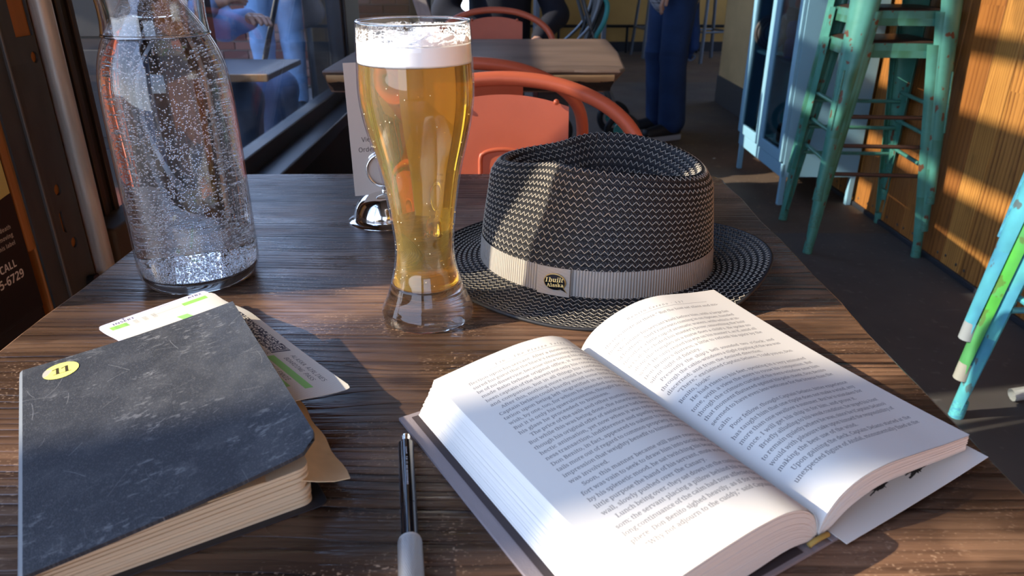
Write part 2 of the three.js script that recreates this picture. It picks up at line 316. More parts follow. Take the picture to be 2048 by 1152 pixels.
// ------------------------------------------------------------------ left side: open overhead door, track, dark panel, windows
{
  const w = structGroup('wall_left', 'dark outside wall pier between the open overhead door and the window', 'wall');
  mesh('pier', box(0.16, 2.8, 0.545, WX - 0.10, 1.4, -0.7775, 0.004), M.blackPaint, w);
  mesh('pier', box(0.14, 2.8, 0.05, WX - 0.09, 1.4, -1.075, 0.004), M.blackPaint, w);
  mesh('knee_wall', box(0.14, 0.49, 1.8, WX - 0.09, 0.245, -2.0, 0.004), M.blackPaint, w);
  mesh('header', box(0.16, 0.6, 9.0, WX - 0.10, 2.5, -5.0, 0), M.blackPaint, w);
  mesh('header', box(0.16, 0.2, 4.5, WX - 0.10, 2.7, 1.75, 0), M.blackPaint, w);
  mesh('pier', box(0.16, 2.8, 0.26, WX - 0.10, 1.4, -3.03, 0.004), M.darkFrame, w);
  mesh('pier', box(0.16, 2.8, 3.4, WX - 0.10, 1.4, -7.66, 0.004), M.blackPaint, w);
  mesh('pier', box(0.16, 2.8, 0.3, WX - 0.10, 1.4, 3.8, 0.004), M.blackPaint, w);
  mesh('knee_wall', box(0.14, 0.49, 2.8, WX - 0.09, 0.245, -4.56, 0.004), M.blackPaint, w);
  // ribbed black sheet on the pier beside the track
  const seam = new RoundedBoxGeometry(0.006, 2.7, 0.012, 1, 0.002);
  for (const z of [-1.02, -1.06, -1.09]) { const s = mesh('seam', seam, std({ color: rgb(0.03, 0.022, 0.02), roughness: 0.5 }), w); s.position.set(WX - 0.018, 1.36, z); }
  mesh('ledge', box(0.05, 0.66, 0.14, WX - 0.0, 0.33, -1.065, 0.006), std({ roughness: 0.7, map: tex(128, 128, (u, v) => { const x = 0.6 + 0.6 * fbm(u * 8, v * 8, 71, 4); return [0.085 * x, 0.07 * x, 0.05 * x]; }, { size: [0.5, 0.5] }) }), w);
  function windowUnit(n, z0, z1, label) {
    const g = structGroup('window_' + n, label, 'window'), y0 = 0.49, y1 = 2.2, x = WX - 0.06, m = M.darkFrame;
    mesh('sill', box(0.13, 0.045, z1 - z0, x + 0.03, y0 + 0.0225, (z0 + z1) / 2, 0.006, 2), m, g);
    mesh('frame_rail', box(0.05, 0.05, z1 - z0, x, y0 + 0.065, (z0 + z1) / 2, 0.006), m, g);
    mesh('frame_rail', box(0.06, 0.07, z1 - z0, x, y1 - 0.035, (z0 + z1) / 2, 0.006), m, g);
    for (const z of [z0 + 0.0125, z1 - 0.0125]) mesh('frame_stile', box(0.06, y1 - y0, 0.025, x, (y0 + y1) / 2, z, 0.006), m, g);
    mesh('glass_pane', box(0.006, y1 - y0 - 0.15, z1 - z0 - 0.04, x, (y0 + y1) / 2 + 0.01, (z0 + z1) / 2, 0), M.glassPane, g);
    return g;
  }
  windowUnit(1, -2.9, -1.1, 'large black-framed window looking out to the patio');
  windowUnit(2, -5.96, -3.16, 'second wide black-framed window further down the wall');

  // steel track of the overhead door, with punched holes, and the wooden jamb showing through them
  mesh('pier', box(0.03, 2.7, 0.30, WX - 0.012, 1.37, -0.688, 0.002), M.blackPaint, w);
  struct('trim_1', merge([box(0.026, 2.6, 0.11, WX - 0.0078, 1.3, -0.906, 0.003), box(0.026, 1.915, 0.014, WX - 0.0078, 1.6425, -0.846, 0.003)]), M.jambWood, 'orange wooden jamb behind the steel door track', 'trim');
  const t = thing('door_track', 'punched grey steel door track fixed on the wooden jamb', 'track', [WX + 0.006, 0, 0]);
  const s = poly([[0.852, 0.03], [0.952, 0.03], [0.952, 2.5], [0.852, 2.5]]);
  for (const [z, y, r] of [[0.963 - 0.022, 0.905, 0.007], [0.918, 0.742, 0.0075], [0.924, 0.667, 0.0072], [0.93, 1.3, 0.007], [0.93, 1.7, 0.007]]) { const h = new THREE.Path(); h.absarc(z, y, r, 0, Math.PI * 2, true); s.holes.push(h); }
  { const h = new THREE.Path(); h.moveTo(0.907, 0.688); h.lineTo(0.907, 0.712); h.lineTo(0.914, 0.716); h.lineTo(0.914, 0.684); h.closePath(); s.holes.push(h); }
  { const h = new THREE.Path(); const a = 0.915, b = 0.9535, y0 = 0.93, y1 = 1.10; h.moveTo(a, y0); h.lineTo(a, y1); h.lineTo(b - 0.004, y1); h.lineTo(b - 0.004, y0); h.closePath(); s.holes.push(h); }
  const pg = extrude(s, 0.003); turnY(pg, Math.PI / 2);   // shape x -> -z
  mesh('track_plate', pg, M.steel, t);
  mesh('crease', box(0.006, 2.47, 0.004, 0.004, 1.265, -0.885, 0.0018), std({ color: rgb(0.12, 0.12, 0.115), roughness: 0.45, metalness: 0.4 }), t);
  for (const y of [0.585, 0.605]) mesh('bolt', turnZ(new THREE.CylinderGeometry(0.009, 0.011, 0.012, 6), Math.PI / 2).translate(0.008, y, -0.935), M.blackMetal, t);
  const pipe = thing('steel_pipe', 'galvanized upright pipe beside the door track', 'pipe', [WX + 0.014, 0, -0.97]);
  mesh('pipe_shaft', new THREE.CylinderGeometry(0.0135, 0.0135, 2.75, 20).translate(0, 1.375, 0), M.galv, pipe);
  mesh('floor_flange', new THREE.CylinderGeometry(0.026, 0.03, 0.012, 16).translate(0, 0.006, 0), M.galv, pipe);
  // warning notice on the black strip at the near side of the track
  const wn = thing('warning_notice', 'yellow and black warning notice with a phone number beside the door track', 'sign', [WX + 0.0035, 0.83, -0.772]);
  const note = canvasTex(512, 1792, (g, w2, h2) => {
    g.fillStyle = '#0b0b0c'; g.fillRect(0, 0, w2, h2); g.fillStyle = '#c9bdb0'; g.fillRect(0, 0, 400, 1200); g.fillStyle = '#d9ca78'; g.beginPath(); g.moveTo(330, 0); g.lineTo(512, 0); g.lineTo(512, 1180); g.quadraticCurveTo(330, 1200, 0, 1290); g.lineTo(0, 1180); g.lineTo(310, 1180); g.fill();
    g.fillStyle = '#bdb6a8'; g.textAlign = 'right'; g.font = 'bold 31px sans-serif'; ['injury or death', 'if door is moving', 'cover this label'].forEach((s2, i) => g.fillText(s2, 448, 1345 + i * 42)); g.fillStyle = '#e8e4dc'; g.font = 'bold 56px sans-serif'; g.fillText('CALL', 412, 1535); g.font = 'bold 64px sans-serif'; g.fillText('5-6729', 446, 1605);
  });
  mesh('notice_plate', turnY(new THREE.PlaneGeometry(0.12, 0.42), Math.PI / 2).translate(0.0032, 0, 0), std({ map: note, roughness: 0.5 }), wn);
  mesh('backing_plate', box(0.006, 0.43, 0.124, 0, 0, 0, 0.001), M.blackPaint, wn);
}

// ------------------------------------------------------------------ metal chairs (pressed sheet back and seat, bent tube back rail)
M.chairRed = phy({ roughness: 0.38, specularIntensity: 0.8, map: tex(256, 256, (u, v) => { const n = fbm(u * 9, v * 9, 81, 4), x = 0.88 + 0.2 * n; return [0.57 * x, 0.125 * x, 0.058 * x]; }, { size: [0.5, 0.5] }) });
function channelLeg(top, foot, wTop, wFoot, depth, thick = 0.0022, n = 10) {   // folded sheet leg, tapering to the foot; open towards the inside
  const d = foot.clone().sub(top), out = V(d.x, 0, d.z).normalize(), side = V(-out.z, 0, out.x);
  const f = (u, v) => { const c = lerp(top.x, foot.x, v), y = lerp(top.y, foot.y, v), z = lerp(top.z, foot.z, v), w = lerp(wTop, wFoot, Math.pow(v, 0.8)), a = (u - 0.5) * Math.PI * 1.1; return V(c, y, z).addScaledVector(side, Math.sin(a) * w / 2).addScaledVector(out, Math.cos(a) * depth * lerp(1, 0.55, v)); };
  return plate(12, n, f, thick, (u, v) => [u * 0.1, v * 0.7]);
}
function makeChair(label, group, mat) {
  const t = thing('metal_chair', label, 'chair', [0, 0, 0], 0, group);
  // seat: rounded, slightly dished
  const seat = plate(14, 14, (u, v) => { const a = (u - 0.5) * 2, b = (v - 0.5) * 2, k = 1 - 0.10 * Math.pow(Math.abs(a * b), 3); return V(a * 0.178 * k * lerp(0.93, 1.05, v), 0.452 - 0.006 * (1 - a * a) * (1 - b * b) - 0.012 * Math.pow(Math.max(Math.abs(a), Math.abs(b)), 10), b * 0.178 * k); }, -0.002, (u, v) => [u * 0.36, v * 0.36]);
  mesh('seat', seat, mat, t);
  mesh('seat_skirt', (() => { const g = []; for (const [x, z, w, d] of [[0, 0.178, 0.34, 0.003], [0, -0.176, 0.31, 0.003], [0.178, 0, 0.003, 0.33], [-0.178, 0, 0.003, 0.33]]) g.push(box(w, 0.05, d, x, 0.425, z, 0.001)); return merge(g); })(), mat, t);
  for (const [sx, sz] of [[-1, 1], [1, 1], [-1, -1], [1, -1]]) {
    const l = mesh('leg', channelLeg(V(sx * 0.150, 0.44, sz * 0.152), V(sx * 0.205, 0.012, sz * (sz > 0 ? 0.20 : 0.225)), 0.07, 0.03, 0.02), mat, t);
    mesh('rubber_foot', new THREE.CylinderGeometry(0.014, 0.016, 0.014, 10).translate(sx * 0.208, 0.007, sz * (sz > 0 ? 0.203 : 0.228)), M.blackPaint, l);
  }
  // back rail: one bent tube from seat corner over the top and down again, leaning back
  const lean = (y) => -0.165 - (y - 0.45) * 0.20;
  const half = [[0.185, 0.43], [0.205, 0.50], [0.228, 0.60], [0.238, 0.68], [0.226, 0.738], [0.185, 0.782], [0.115, 0.815], [0.04, 0.829]];
  const pts = [...half.map(([x, y]) => V(x, y, lean(y) - 0.02 * Math.cos(x / 0.24 * 1.5) * smooth(0.5, 0.8, y))), ...half.slice().reverse().map(([x, y]) => V(-x, y, lean(y) - 0.02 * Math.cos(x / 0.24 * 1.5) * smooth(0.5, 0.8, y)))];
  mesh('back_rail', tube(pts, 0.0125, 90, 12), mat, t);
  // pressed back panel between rail and seat
  const panel = (x, y) => V(x, y, lean(y) - 0.014 + 0.10 * x * x);
  const pw = (v) => lerp(0.100, 0.112, Math.sin(v * Math.PI / 2));
  const bp = mesh('back_panel', plate(16, 20, (u, v) => { const y = lerp(0.43, 0.806 - 0.30 * ((u - 0.5) * 0.21) ** 2 * 6, v); return panel((u - 0.5) * 2 * pw(v), y); }, 0.0022, (u, v) => [u * 0.22, v * 0.38]), mat, t);
  const em = []; for (let i = 0; i <= 30; i++) { const s = i / 30; let x, y; if (s < 0.36) { x = -0.040; y = lerp(0.47, 0.70, s / 0.36); } else if (s < 0.64) { const a = (s - 0.36) / 0.28; x = lerp(-0.040, 0.040, a); y = 0.70 + 0.016 * Math.pow(Math.sin(a * Math.PI), 0.35); } else { x = 0.040; y = lerp(0.70, 0.47, (s - 0.64) / 0.36); } em.push(panel(x, y).add(V(0, 0, 0.0005))); }
  mesh('embossed_rib', tube(em, 0.0038, 70, 8), mat, bp);
  for (const s of [-1, 1]) mesh('rivet', new THREE.SphereGeometry(0.005, 8, 6).translate(s * 0.09, 0.795, lean(0.795) - 0.006), mat, bp);
  return t;
}

// ------------------------------------------------------------------ people
M.skin = std({ color: rgb(0.50, 0.27, 0.18), roughness: 0.55 });
const denim = (a, b, c, seed) => std({ roughness: 0.9, map: tex(256, 256, (u, v) => { const n = 0.65 + 0.7 * fbm(u * 6, v * 6, seed, 4), f = 0.9 + 0.2 * vnoise(u * 220, v * 220, seed + 1); return [a * n * f, b * n * f, c * n * f]; }, { size: [0.5, 0.5] }) });
M.denimDark = denim(0.012, 0.035, 0.105, 91);
M.denimBlue = denim(0.18, 0.27, 0.47, 92);
M.denimLight = denim(0.20, 0.34, 0.55, 93);
M.denimBag = denim(0.02, 0.06, 0.22, 94);
M.jacketBlue = denim(0.28, 0.38, 0.60, 95);
M.jacketTeal = denim(0.03, 0.26, 0.40, 96);
M.darkCloth = denim(0.010, 0.010, 0.018, 97);
M.plaid = std({ roughness: 0.9, map: tex(256, 256, (u, v) => { const a = (Math.floor(u * 8) % 2), b = (Math.floor(v * 8) % 2), l = (Math.abs((u * 8) % 2 - 0.5) < 0.08 || Math.abs((v * 8) % 2 - 0.5) < 0.08) ? 0.25 : 0; const x = 0.10 + 0.16 * a + 0.16 * b + l; return [x, x * 0.95, x * 1.0]; }, { size: [0.24, 0.24] }) });
M.hair = std({ color: rgb(0.035, 0.022, 0.015), roughness: 0.7 });
M.shoeBlack = std({ color: rgb(0.012, 0.012, 0.014), roughness: 0.6 });
M.shoeSole = std({ color: rgb(0.35, 0.35, 0.36), roughness: 0.8 });
const cap = (a, ra, b, rb) => [a.x, a.y, a.z, ra, b.x, b.y, b.z, rb];
function hand(wrist, dir, up) {                                   // palm and five bent fingers
  const d = dir.clone().normalize(), s = d.clone().cross(up).normalize(), n = s.clone().cross(d).normalize(), P = (a, b, c) => wrist.clone().addScaledVector(d, a).addScaledVector(s, b).addScaledVector(n, c);
  const caps = [cap(P(0, 0, 0), 0.024, P(0.05, -0.018, 0), 0.016), cap(P(0, 0, 0), 0.024, P(0.05, 0.018, 0), 0.016), cap(P(0.05, -0.024, 0), 0.015, P(0.05, 0.024, 0), 0.015)];
  [[-0.030, 0.07], [-0.010, 0.082], [0.010, 0.078], [0.030, 0.06]].forEach(([o, l]) => { caps.push(cap(P(0.055, o, 0), 0.0095, P(0.055 + l * 0.5, o * 1.05, -0.008), 0.009), cap(P(0.055 + l * 0.5, o * 1.05, -0.008), 0.009, P(0.055 + l * 0.85, o * 1.05, -0.032), 0.0075)); });
  caps.push(cap(P(0.012, -0.022, -0.004), 0.013, P(0.042, -0.05, -0.012), 0.0105), cap(P(0.042, -0.05, -0.012), 0.0105, P(0.068, -0.052, -0.026), 0.0085));
  return blob(caps, 0.0045, 0.004);
}
function head(c, face) {                                         // skull, jaw, nose, ears, brow over set-in eyes
  const f = face.clone().normalize(), s = f.clone().cross(V(0, 1, 0)).normalize(), P = (a, b, d) => c.clone().addScaledVector(f, a).addScaledVector(V(0, 1, 0), b).addScaledVector(s, d);
  return blob([cap(P(-0.022, 0.03, 0), 0.086, P(0.012, 0.025, 0), 0.078), cap(P(0.02, -0.03, 0), 0.062, P(0.045, -0.085, 0), 0.034), cap(P(0.075, 0.015, 0), 0.012, P(0.1, -0.02, 0), 0.013), cap(P(0.078, 0.03, -0.038), 0.011, P(0.078, 0.03, 0.038), 0.011), cap(P(0.072, -0.058, -0.02), 0.01, P(0.072, -0.058, 0.02), 0.01), cap(P(-0.005, 0.015, 0.083), 0.012, P(0, -0.02, 0.08), 0.01), cap(P(-0.005, 0.015, -0.083), 0.012, P(0, -0.02, -0.08), 0.01), cap(P(-0.01, -0.06, 0), 0.055, P(-0.015, -0.14, 0), 0.053)], 0.008, 0.02);
}
function person(label, pos, turn, J, look) {
  const t = thing('person', label, 'person', pos, turn);
  const cell = look.cell ?? 0.018, L = (k) => J[k + 'L'], Rr = (k) => J[k + 'R'];
  const bodyCaps = [cap(J.hip, 0.125, J.chest, 0.13), cap(J.chest, 0.12, J.neck, 0.05), cap(J.neck, 0.05, J.head.clone().add(V(0, -0.06, 0)), 0.05)];
  for (const S of [L, Rr]) bodyCaps.push(cap(J.chest, 0.1, S('sho'), 0.055), cap(S('sho'), 0.052, S('elb'), 0.042), cap(S('elb'), 0.041, S('wri'), 0.027), cap(J.hip, 0.11, S('hip'), 0.085), cap(S('hip'), 0.083, S('kne'), 0.056), cap(S('kne'), 0.056, S('ank'), 0.037), cap(S('ank'), 0.036, S('toe'), 0.026));
  const parts = [blob(bodyCaps, cell, 0.03), head(J.head, J.face)];
  for (const S of [L, Rr]) parts.push(hand(S('wri'), S('wri').clone().sub(S('elb')), J.handUp ?? V(0, 1, 0.2)));
  mesh('body', merge(parts), M.skin, t);
  const trousers = [cap(J.hip, 0.142, J.hip.clone().lerp(J.chest, 0.3), 0.14)];
  for (const S of [L, Rr]) trousers.push(cap(J.hip, 0.125, S('hip'), 0.102), cap(S('hip'), 0.103, S('kne'), 0.079), cap(S('kne'), 0.077, S('ank').clone().lerp(S('kne'), 0.06), look.flare ?? 0.068));
  mesh('trousers', blob(trousers, cell, 0.025), look.trousers, t);
  const top = [cap(J.hip.clone().lerp(J.chest, look.hem ?? 0.12), 0.158, J.chest, 0.158), cap(J.chest, 0.14, J.neck.clone().add(V(0, -0.03, 0)), 0.07)];
  for (const S of [L, Rr]) top.push(cap(J.chest, 0.12, S('sho'), 0.073), cap(S('sho'), 0.07, S('elb'), 0.06), cap(S('elb'), 0.059, S('wri').clone().lerp(S('elb'), 0.08), 0.043));
  mesh('jacket', blob(top, cell, 0.03), look.top, t);
  for (const S of [L, Rr]) {
    const a = S('ank'), b = S('toe'), g = blob([cap(a.clone().add(V(0, -0.02, 0)), 0.046, b, 0.038), cap(a.clone().add(V(0, -0.035, 0)).addScaledVector(b.clone().sub(a).setY(0).normalize(), -0.035), 0.035, b, 0.034)], 0.01, 0.02);
    const sh = mesh('shoe', g, M.shoeBlack, t); const d = b.clone().sub(a).setY(0), l = d.length() + 0.10, ang = Math.atan2(d.x, d.z);
    mesh('sole', turnY(extrude(roundRect(0.088, l, 0.035), 0.026, 0.003), 0).applyMatrix4(new THREE.Matrix4().makeRotationX(Math.PI / 2)).applyMatrix4(new THREE.Matrix4().makeRotationY(ang)).translate(lerp(a.x, b.x, 0.42), 0.03 + (J.floor ?? 0), lerp(a.z, b.z, 0.42)), look.sole ?? M.shoeSole, sh);
  }
  const h = J.head, f = J.face.clone().normalize();
  mesh('hair', blob([cap(h.clone().add(V(0, 0.06, 0)).addScaledVector(f, -0.035), 0.084, h.clone().add(V(0, 0.055, 0)).addScaledVector(f, 0.01), 0.078), cap(h.clone().add(V(0, 0, 0)).addScaledVector(f, -0.05), 0.07, h.clone().add(V(0, -0.05, 0)).addScaledVector(f, -0.05), 0.045)], 0.01, 0.02), M.hair, t);
  return t;
}
const standing = () => ({ hip: V(0, 0.95, 0), chest: V(0, 1.28, 0), neck: V(0, 1.47, 0.01), head: V(0, 1.62, 0.03), face: V(0, -0.1, 1), hipL: V(0.09, 0.90, 0), hipR: V(-0.09, 0.90, 0), kneL: V(0.10, 0.49, 0.03), kneR: V(-0.10, 0.49, 0.03), ankL: V(0.10, 0.09, 0), ankR: V(-0.10, 0.09, 0), toeL: V(0.12, 0.04, 0.15), toeR: V(-0.12, 0.04, 0.15), shoL: V(0.19, 1.40, 0), shoR: V(-0.19, 1.40, 0), elbL: V(0.25, 1.12, -0.03), elbR: V(-0.25, 1.12, -0.03), wriL: V(0.20, 0.93, 0.12), wriR: V(-0.20, 0.93, 0.12) });
const seated = () => ({ hip: V(0, 0.56, -0.02), chest: V(0, 0.88, 0.0), neck: V(0, 1.07, 0.03), head: V(0, 1.22, 0.06), face: V(0, -0.2, 1), hipL: V(0.09, 0.555, 0.03), hipR: V(-0.09, 0.555, 0.03), kneL: V(0.13, 0.53, 0.42), kneR: V(-0.13, 0.53, 0.42), ankL: V(0.13, 0.09, 0.38), ankR: V(-0.13, 0.09, 0.38), toeL: V(0.14, 0.04, 0.53), toeR: V(-0.14, 0.04, 0.53), shoL: V(0.19, 1.0, 0.01), shoR: V(-0.19, 1.0, 0.01), elbL: V(0.26, 0.76, 0.12), elbR: V(-0.26, 0.76, 0.12), wriL: V(0.12, 0.80, 0.34), wriR: V(-0.12, 0.80, 0.34) });

// ------------------------------------------------------------------ outside the windows
struct('floor_outside', boxUV(new THREE.BoxGeometry(14, 0.1, 22)).translate(-8.1, -0.06, -2), std({ roughness: 0.9, map: tex(512, 512, (u, v) => { const x = 0.7 + 0.5 * fbm(u * 20, v * 20, 101, 5); return [0.20 * x, 0.18 * x, 0.165 * x]; }, { size: [3, 3] }) }), 'pale worn paving of the patio', 'paving');
{ // brick wall of the next building, brick by brick where the window shows it
  const w = structGroup('wall_outside', 'red brick wall of the neighbouring building seen through the window', 'wall');
  mesh('mortar_core', box(3.2, 1.2, 0.2, -2.3, 0.6, -6.65, 0), std({ color: rgb(0.30, 0.27, 0.25), roughness: 0.95 }), w);
  const R = rng(7), cols = [[0.17, 0.055, 0.036], [0.22, 0.085, 0.06], [0.13, 0.042, 0.034], [0.26, 0.13, 0.10]].map((c) => std({ color: rgb(...c), roughness: 0.9 }));
  const full = new RoundedBoxGeometry(0.205, 0.062, 0.03, 1, 0.004), half = new RoundedBoxGeometry(0.098, 0.062, 0.03, 1, 0.004);
  for (let r = 0; r < 16; r++) for (let c = 0; c < 10; c++) {
    const x = -0.86 - c * 0.215 - (r % 2) * 0.107; if (c === 9 && r % 2) continue;
    const b = mesh('brick', full, cols[Math.floor(R() * 4)], w); b.position.set(x - 0.107, 0.05 + r * 0.073, -6.54 + (R() - 0.5) * 0.008);
    if (r % 2 && c === 0) { const h = mesh('brick', half, cols[Math.floor(R() * 4)], w); h.position.set(-0.913, 0.05 + r * 0.073, -6.54); }
  }
}
{ // post of the patio cover that shades a strip of the table
  const p = thing('patio_post', 'square timber post standing on the patio', 'post', [-4.0, 0, 0.345]);
  mesh('shaft', box(0.105, 4.4, 0.105, 0, 2.2, 0, 0.006), M.jambWood, p);
  mesh('foot_bracket', box(0.13, 0.12, 0.13, 0, 0.06, 0, 0.004), M.blackMetal, p);
}
const chairOut = makeChair('red metal chair on the patio under the person in blue', undefined, M.chairRed);
chairOut.position.set(-1.42, 0, -3.05); chairOut.rotation.y = Math.PI * 0.42;
{
  const t = thing('patio_table', 'patio table with a pale wooden edge outside the window', 'table', [-1.08, 0, -2.64]);
  const pt = mesh('tabletop', box(0.58, 0.02, 0.40, 0, 0.665, 0, 0.004), std({ color: rgb(0.07, 0.075, 0.09), roughness: 0.5 }), t);
  mesh('edge_strip', box(0.58, 0.024, 0.012, 0, 0.665, 0.206, 0.003), std({ color: rgb(0.50, 0.30, 0.15), roughness: 0.6 }), pt);
  mesh('pedestal', bar(V(0, 0.02, -0.02), V(0, 0.655, -0.02), 0.028), M.blackMetal, t);
  mesh('base_plate', new THREE.CylinderGeometry(0.2, 0.21, 0.02, 24).translate(0, 0.01, -0.02), M.blackMetal, t);
  const J = seated(); J.wriR = V(-0.05, 0.86, 0.30);
  person('seated person in a blue jacket and jeans outside the window', [-1.40, 0, -3.05], Math.PI * 0.42, J, { trousers: M.denimBlue, top: M.jacketBlue, cell: 0.016 });
  const K = standing(); K.wriR = V(-0.1, 1.08, 0.26); K.wriL = V(0.1, 1.05, 0.26);
  person('person in a teal top and pale jeans standing further out on the patio', [-1.62, 0, -5.3], Math.PI * 0.1, K, { trousers: M.denimLight, top: M.jacketTeal, hem: -0.02, cell: 0.022 });
  const u = thing('patio_umbrella', 'closed umbrella leaning with a thin dark pole on the patio', 'umbrella', [-1.02, 0, -3.35]);
  mesh('pole', bar(V(-0.25, 0.0, 0.1), V(0.22, 1.6, -0.15), 0.012), M.blackMetal, u);
  mesh('canopy', bar(V(0.08, 1.15, -0.08), V(0.3, 1.9, -0.19), 0.06, 0.02, 12), std({ color: rgb(0.03, 0.04, 0.07), roughness: 0.9 }), u);
}
{ // unseen building added to keep the sun off the back of the room
  const w = structGroup('added_wall_across', 'added pale stucco building across the patio that shades the back room', 'wall');
  mesh('block', box(2.0, 4.7, 3.35, -7.2, 2.35, -4.575, 0.01), std({ color: rgb(0.42, 0.38, 0.33), roughness: 0.9 }), w);
  mesh('parapet', box(2.1, 0.12, 3.45, -7.2, 4.76, -4.575, 0.01), std({ color: rgb(0.30, 0.27, 0.24), roughness: 0.9 }), w);
}
{ // dark chest added outside to darken the strip of view beside the carafe
  const t = thing('added_dark_chest', 'added dark brown chest outside that darkens the view behind the carafe', 'chest', [-1.06, 0, -2.06]);
  const m = std({ color: rgb(0.035, 0.026, 0.022), roughness: 0.7 }), c = mesh('carcass', box(0.42, 1.02, 0.30, 0, 0.53, 0, 0.006), m, t);
  for (const y of [0.2, 0.45, 0.70, 0.95]) mesh('plank', box(0.40, 0.22, 0.012, 0, y, 0.155, 0.003), m, c);
  mesh('lid', box(0.46, 0.035, 0.34, 0, 1.06, 0, 0.006), m, t);
}
{ // unseen slatted screen added to break up the sun on the pine boards
  const t = thing('added_sun_screen', 'added timber screen with wide slats that breaks up the sun', 'screen', [-2.5, 0, -1.95]);
  for (const z of [-0.72, 0.91]) mesh('post', box(0.07, 3.1, 0.07, -0.02, 1.55, z, 0.004), M.jambWood, t);
  for (const [y0, y1] of [[0.6, 0.9], [1.2, 1.5], [1.62, 2.06], [2.2, 2.34], [2.41, 2.61], [2.80, 2.87], [3.0, 3.08]]) mesh('slat', box(0.025, y1 - y0, 1.67, 0.03, (y0 + y1) / 2, 0.115, 0.003), M.jambWood, t);
  mesh('added_shade_board', box(0.02, 0.42, 0.42, 0.03, 1.98, 0.74, 0.003), M.jambWood, t);  // extra board added to shade the second red chair
}

// ------------------------------------------------------------------ chairs and far table inside
const chairNear = makeChair('red metal chair pushed in at the far end of the dark wooden table', undefined, M.chairRed);
chairNear.position.set(-0.015, 0, -1.015);
dup(chairNear, [-0.09, 0, -1.74], Math.PI, 'red metal chair standing back to back with the chair at the near table');
dup(chairNear, [-0.07, 0, -2.86], 0, 'red metal chair on the far side of the thick live-edge table');
{
  const t = thing('live_edge_table', 'thick wooden table with a pale raw live edge behind the red chairs', 'table');
  const R = rng(12), pts = []; // shape x, y = -z
  const near = []; for (let i = 0; i <= 26; i++) { const x = lerp(-0.50, 0.285, i / 26); near.push([x, 1.985 + 0.012 * fbm(i * 0.5, 3, 3, 3) - 0.006]); }
  pts.push(...near, [0.305, 2.03], [0.335, 2.4], [0.348, 2.80], [0.33, 2.815], [-0.50, 2.80]);
  const topG = extrude(poly(pts), 0.058, 0.006, 2); turnX(topG, -Math.PI / 2); topG.translate(0, 0.686, 0);
  // the near edge is undercut: narrower below
  { const p = topG.attributes.position; for (let i = 0; i < p.count; i++) { const y = p.getY(i), z = p.getZ(i); if (y < 0.715) { if (z > -2.1) p.setZ(i, z - 0.075); if (p.getX(i) > 0.2) p.setX(i, p.getX(i) - 0.03); } } topG.computeVertexNormals(); }
  const top = mesh('tabletop', topG, phy({ roughness: 0.5, map: tex(512, 512, (u, v) => { const t2 = u * 0.9, s = v * 0.9, r = ringField(t2, s, 141, [[0.2, 0.3, 0.03, 1]], 0.03), b = fbm(t2 * 4, s * 9, 14, 4); return [0.20, 0.125, 0.085].map((e, c) => lerp(e, [0.075, 0.045, 0.032][c], r.late) * (0.6 + 0.8 * b)); }, { size: [0.9, 0.9] }) }), t);
  const bark = plate(30, 5, (u, v) => { const x = lerp(-0.49, 0.27, u), z = -1.985 + 0.003 - 0.078 * smooth(0.2, 1, v) + 0.006 * fbm(u * 14, v * 4, 9, 3); return V(x, lerp(0.738, 0.684, v), z); }, -0.004, (u, v) => [u * 0.8, v * 0.08]);
  mesh('bark_edge', bark, std({ roughness: 0.9, map: tex(256, 64, (u, v) => { const n = fbm(u * 22, v * 5, 33, 4); return v < 0.26 + 0.2 * n ? [0.42, 0.25, 0.11] : [0.035 * (0.6 + n), 0.022 * (0.6 + n), 0.016 * (0.6 + n)]; }, { size: [0.8, 0.08] }) }), top);
  for (const x of [-0.35, 0.12]) mesh('leg', box(0.09, 0.69, 0.5, x, 0.345, -2.40, 0.004), M.blackMetal, t);
}
